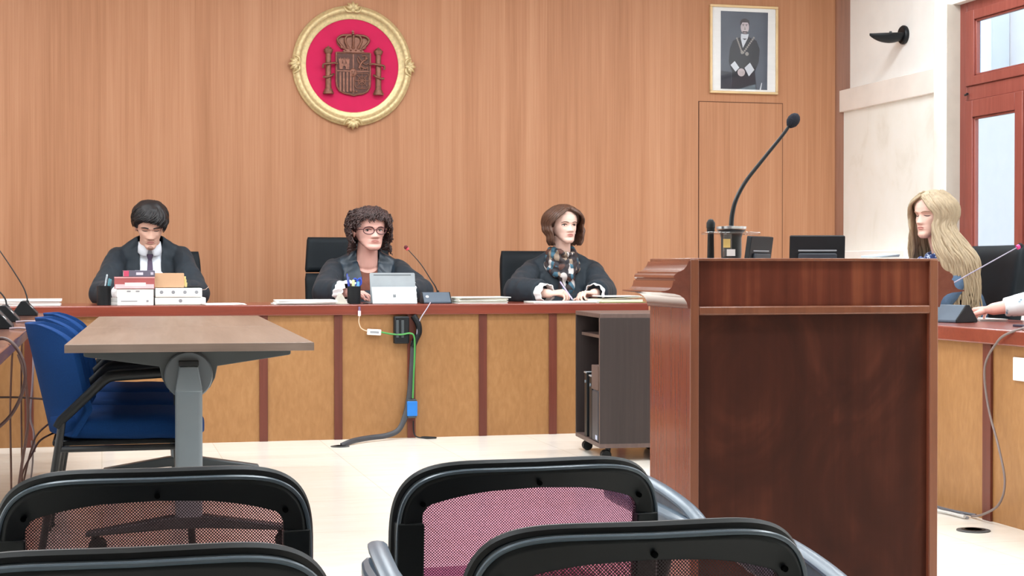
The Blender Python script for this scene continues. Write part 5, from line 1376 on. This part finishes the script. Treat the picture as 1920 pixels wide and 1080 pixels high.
for dx, tw in ((-.022, -.01), (.024, .012)):
    sc_.tube(smooth_path([nk+V((dx, -.105, -.02)), nk+V((dx*.9, -.125, -.07)), nk+V((dx*.8+tw, -.125, -.13)), nk+V((tw, -.115, -.21))], 6), [.030+.006*math.sin(i) for i in range(19)], 10, flat=.9)
remesh(sc_, 'scarf', scm, p3, .006, 2)
hb = MB()
def line3(az):
    a = abs((az+PI) % (2*PI)-PI)
    return interp([(0, .198), (.35, .194), (.8, .178), (1.1, .150), (1.25, .125), (1.45, .10), (1.9, .08), (2.3, .03), (PI, .02)], a)
hair_cap(hb, Mh, line3, .020, .002, sc=20)
for k in range(230):
    s = 1 if k % 2 else -1
    u = rnd.random()
    az_e = s*(1.22+u*(PI-1.22)*.98)
    az_s = s*(.12+u*(PI-.2))
    top = rnd.uniform(.205, .222) if u > .12 else rnd.uniform(.196, .212)
    end = rnd.uniform(-.012, .004)
    pts = []
    for i in range(9):
        t = i/8; z = top+(end-top)*t; tt = min(1, t*2.6)
        az = az_s+(az_e-az_s)*tt**.7
        o_ = .020+.020*math.sin(PI*min(1, t*1.0))**1.0+rnd.uniform(-.0015, .002)+(.012 if t > .5 else 0)
        q = head_base(az, max(z, .055), o_); 
        if z < .055:
            q.x *= 1+.13*min(1, (.055-z)/.05)-(.10 if t > .95 else 0); q.y = max(q.y, -.062)
        q.z = z+.016*max(0, (z-.12)/.105)**1.5
        pts.append(Mh @ q)
    lock(hb, pts, rnd.uniform(.009, .013), .003, 7, 3, .55)
hb.build('hair', M['hair_bob'], p3, angle=80)
for s in (-1, 1): MB().ell((s*.074, -.008, .066), (.006, .005, .007), None, 12, 8, Mh).build('earring', P('pearl', (236, 230, 222), .25), p3)
# the pen in her writing hand
wr = J['wr']
pen = thing('ballpoint_pen', 'pale lilac ballpoint pen held in the hand of the scarfed judge', 'pen', (2.885+wr.x+.135, 10.13+wr.y-.075, .7775))
pd = V((-.080, .02, .118))
MB().tube([pd*.10, pd*.97, pd], [.0042, .0044, .003], 10).build('barrel', P('lilac_pen', (196, 180, 220), .35), pen)
MB().tube([V((0, 0, 0)), pd*.10], [.0008, .004], 10).build('tip', M['grey_metal'], pen)

CLAMP = (-.24, .7475)
# ---- the blond woman at the side bench, turned three quarters away to the left
J = dict(pelvis=V((0, .0, .50)), chest=V((0, -.03, .84)), neck=V((.0, -.065, 1.03)), sl=V((.13, -.02, .975)), sr=V((-.15, -.02, .975)), el=V((.185, -.20, .81)), er=V((-.22, -.24, .81)), wl=V((.10, -.42, .80)), wr=V((-.12, -.44, .80)))
Mh = head_matrix((.0, -.115, 1.205), .27, .04, 0, 1.03, 1.04)
p4 = person('person', 'person with long blond hair in denim blue, looking down beside the stone wall', (4.235, 7.50, 0), -PI/2, M['skin3'], J, Mh,
            [((-.6, -.8, 0), (0, 0, -1), (-.7, .5, .1)), ((.6, -.8, 0), (0, 0, -1), (.7, .5, .1))], .052)
features(p4, Mh, closed=True, brow=P('fair_brow', (170, 136, 112), .7), lipm=P('pale_lip', (206, 146, 134), .5))
denim = P('denim_blue', (72, 94, 120), .85, var=.15, scale=(40, 40, 40), bump=.2, bscale=(300, 300, 300))
gown(p4, J, denim, chest=(.165, .13, .21), sleeve=(.060, .060, .05), name='jacket', sh_r=.062, amp=.005, cuffcut=.0, lower=False)
def blue_pat():
    m, nt, b = newmat('navy_patterned_scarf')
    f = noise_tex(nt, coords(nt, (26, 26, 26)), 1, 2, .5, 2)
    nt.links.new(ramp(nt, f, [(.46, lin((34, 52, 104))), (.54, lin((60, 92, 160))), (.60, lin((214, 224, 236)))]), b.inputs['Base Color']); b.inputs['Roughness'].default_value = .8
    return m
sc_ = MB(); nk = J['neck']
for lv, (rr_, z_, th) in enumerate(((.074, .03, .02), (.088, .0, .026))):
    sc_.tube([nk+V((rr_*math.cos(a), -.01+rr_*math.sin(a), z_-.03*max(0, -math.sin(a)))) for a in [2*PI*i/30 for i in range(31)]], [th*(1+.15*math.sin(i*2.1)) for i in range(31)], 10)
sc_.tube(smooth_path([nk+V((-.02, -.10, -.01)), nk+V((-.03, -.15, -.08)), nk+V((-.02, -.16, -.18))], 6), .036, 10)
remesh(sc_, 'scarf', blue_pat(), p4, .006, 2)
hb = MB()
def line4(az):
    a = abs((az+PI) % (2*PI)-PI)
    return interp([(0, .190), (.35, .186), (.65, .172), (.9, .15), (1.1, .12), (1.4, .10), (1.9, .08), (2.3, .03), (PI, .02)], a)
hair_cap(hb, Mh, line4, .012, .002, sc=20)
Mi = Mh.to_quaternion().to_matrix().to_4x4()
for k in range(380):
    s = 1 if k % 3 else -1
    u = rnd.random()
    az_e = s*(.98+u*(PI-.98)*.98); az_s = s*(.08+u*(PI-.15))
    top = rnd.uniform(.205, .221) if u > .12 else rnd.uniform(.19, .205)
    end = rnd.uniform(-.40, -.26) if s > 0 else rnd.uniform(-.24, -.12)
    wv = rnd.uniform(.004, .012); ph_ = rnd.uniform(0, 6)
    pts = []
    for i in range(13):
        t = i/12; z = top+(end-top)*t; 
        tt = min(1, (top-z)/.09)
        az = az_s+(az_e-az_s)*tt**.7
        o_ = .016+.016*min(1, (top-z)/.12)+rnd.uniform(-.001, .002)
        q = head_base(az, max(z, .06), o_)
        if z < .06:
            dz_ = .06-z
            q.x *= 1+.55*min(dz_, .16)/.16*(.9 if abs(az) < 2.2 else .4); q.y = q.y*(1-.2*min(1, dz_/.2))+(.03*min(1, dz_/.15))
            q.y += wv*math.sin(ph_+dz_*22); q.x += wv*math.cos(ph_+dz_*18)
            if s > 0:
                h_ = max(0, min(1, (az-1.2)/.8)); q.x += (.015+.085*h_*(1 if az < 2.4 else .6))*min(1, dz_/.17)**1.2; q.y -= .055*(1-h_)*min(1, dz_/.12)
        q.z = z+.012*max(0, (z-.12)/.105)**1.5
        pts.append(Mh @ q)
    lock(hb, pts, rnd.uniform(.009, .014), .003, 7, 3, .55)
hb.build('hair', M['hair_blond'], p4, angle=80)

# ---- the person at the right edge: only a hand and patterned sleeve show
J = dict(pelvis=V((0, .0, .50)), chest=V((0, -.06, .84)), neck=V((0, -.07, 1.03)), sl=V((.19, -.04, .98)), sr=V((-.19, -.04, .98)), el=V((.22, -.30, .82)), er=V((-.22, -.47, .835)), wl=V((.05, -.50, .795)), wr=V((-.30, -.66, .800)))
Mh = head_matrix((0, -.11, 1.20), 0, .1, 0, 1.05)
p5 = person('person', 'person in a pale floral shirt resting one hand on the notepad', (4.43, 6.06, 0), -PI/2, M['skin2'], J, Mh,
            [((-.6, -.7, 0), (0, 0, -1), (-.7, .5, .1)), ((-.95, -.06, -.06), (0, 0, -1), (.1, -1, .0), (.28, .3, .34, .42), .25, 1.1, .10)])
features(p5, Mh)
def floral():
    m, nt, b = newmat('pale_floral_cotton')
    vo = nd(nt, 'ShaderNodeTexVoronoi'); vo.inputs['Scale'].default_value = 38; nt.links.new(coords(nt, (1, 1, 1)), vo.inputs['Vector'])
    f = noise_tex(nt, coords(nt, (60, 60, 60)), 1, 2)
    nt.links.new(ramp(nt, math_n(nt, 'ADD', math_n(nt, 'MULTIPLY', vo.outputs['Distance'], .7), math_n(nt, 'MULTIPLY', f, .5)), [(.32, lin((96, 128, 152))), (.42, lin((188, 204, 210))), (.5, lin((226, 234, 236)))]), b.inputs['Base Color'])
    b.inputs['Roughness'].default_value = .85
    return m
gown(p5, J, floral(), chest=(.19, .13, .21), sleeve=(.062, .056, .052), name='shirt', sh_r=.06, amp=.004, cuffcut=.045, lower=False)
hb = MB(); hair_cap(hb, Mh, line1, .016, .006, sc=30); hb.build('hair', M['hair_black'], p5, angle=80)
# ------------------------------------------------------------------ light: ceiling luminaires and the window
def area(name, loc, sx, sy, power, col=(1, .985, .95), rot=(0, 0, 0)):
    l = bpy.data.lights.new(name, 'AREA'); l.shape = 'RECTANGLE'; l.size = sx; l.size_y = sy; l.energy = power; l.color = col
    o = bpy.data.objects.new(name, l); COL.objects.link(o); o.location = loc; o.rotation_euler = rot
    return o
for x in (-1.0, 1.6, 4.2):
    for y in (2.7, 5.0, 7.1, 8.9):
        area('ceiling_lamp', (x, y, ZC-.02), 1.2, .35, 47, (.87, .945, 1))
wd_ = bpy.data.worlds.new('sky'); SC.world = wd_; wd_.use_nodes = True
bg = wd_.node_tree.nodes['Background']
sk = wd_.node_tree.nodes.new('ShaderNodeTexSky'); sk.sky_type = 'NISHITA'; sk.sun_disc = False; sk.sun_elevation = math.radians(35); sk.sun_rotation = 2.0
wd_.node_tree.links.new(sk.outputs[0], bg.inputs['Color']); bg.inputs['Strength'].default_value = .98

# ------------------------------------------------------------------ camera
f_px, Hc = 3050.0, .98
th, ph = math.atan(770/f_px), math.atan(38/f_px)
F = V((math.sin(th)*math.cos(ph), math.cos(th)*math.cos(ph), -math.sin(ph))); R_ = V((math.cos(th), -math.sin(th), 0)); U_ = R_.cross(F)
cam = bpy.data.cameras.new('camera'); co = bpy.data.objects.new('camera', cam); COL.objects.link(co)
cam.sensor_width = 36; cam.lens = 36*f_px/1920; cam.clip_start = .05
co.matrix_world = Matrix(((R_.x, U_.x, -F.x, 0), (R_.y, U_.y, -F.y, 0), (R_.z, U_.z, -F.z, Hc), (0, 0, 0, 1)))
SC.camera = co
SC.view_settings.view_transform = 'Standard'; SC.view_settings.look = 'None'; SC.view_settings.gamma = 1; SC.view_settings.exposure = 0
SC.view_settings.use_curve_mapping = False
SC.cycles.max_bounces = 8; SC.cycles.transparent_max_bounces = 16
SC.cycles.use_denoising = True
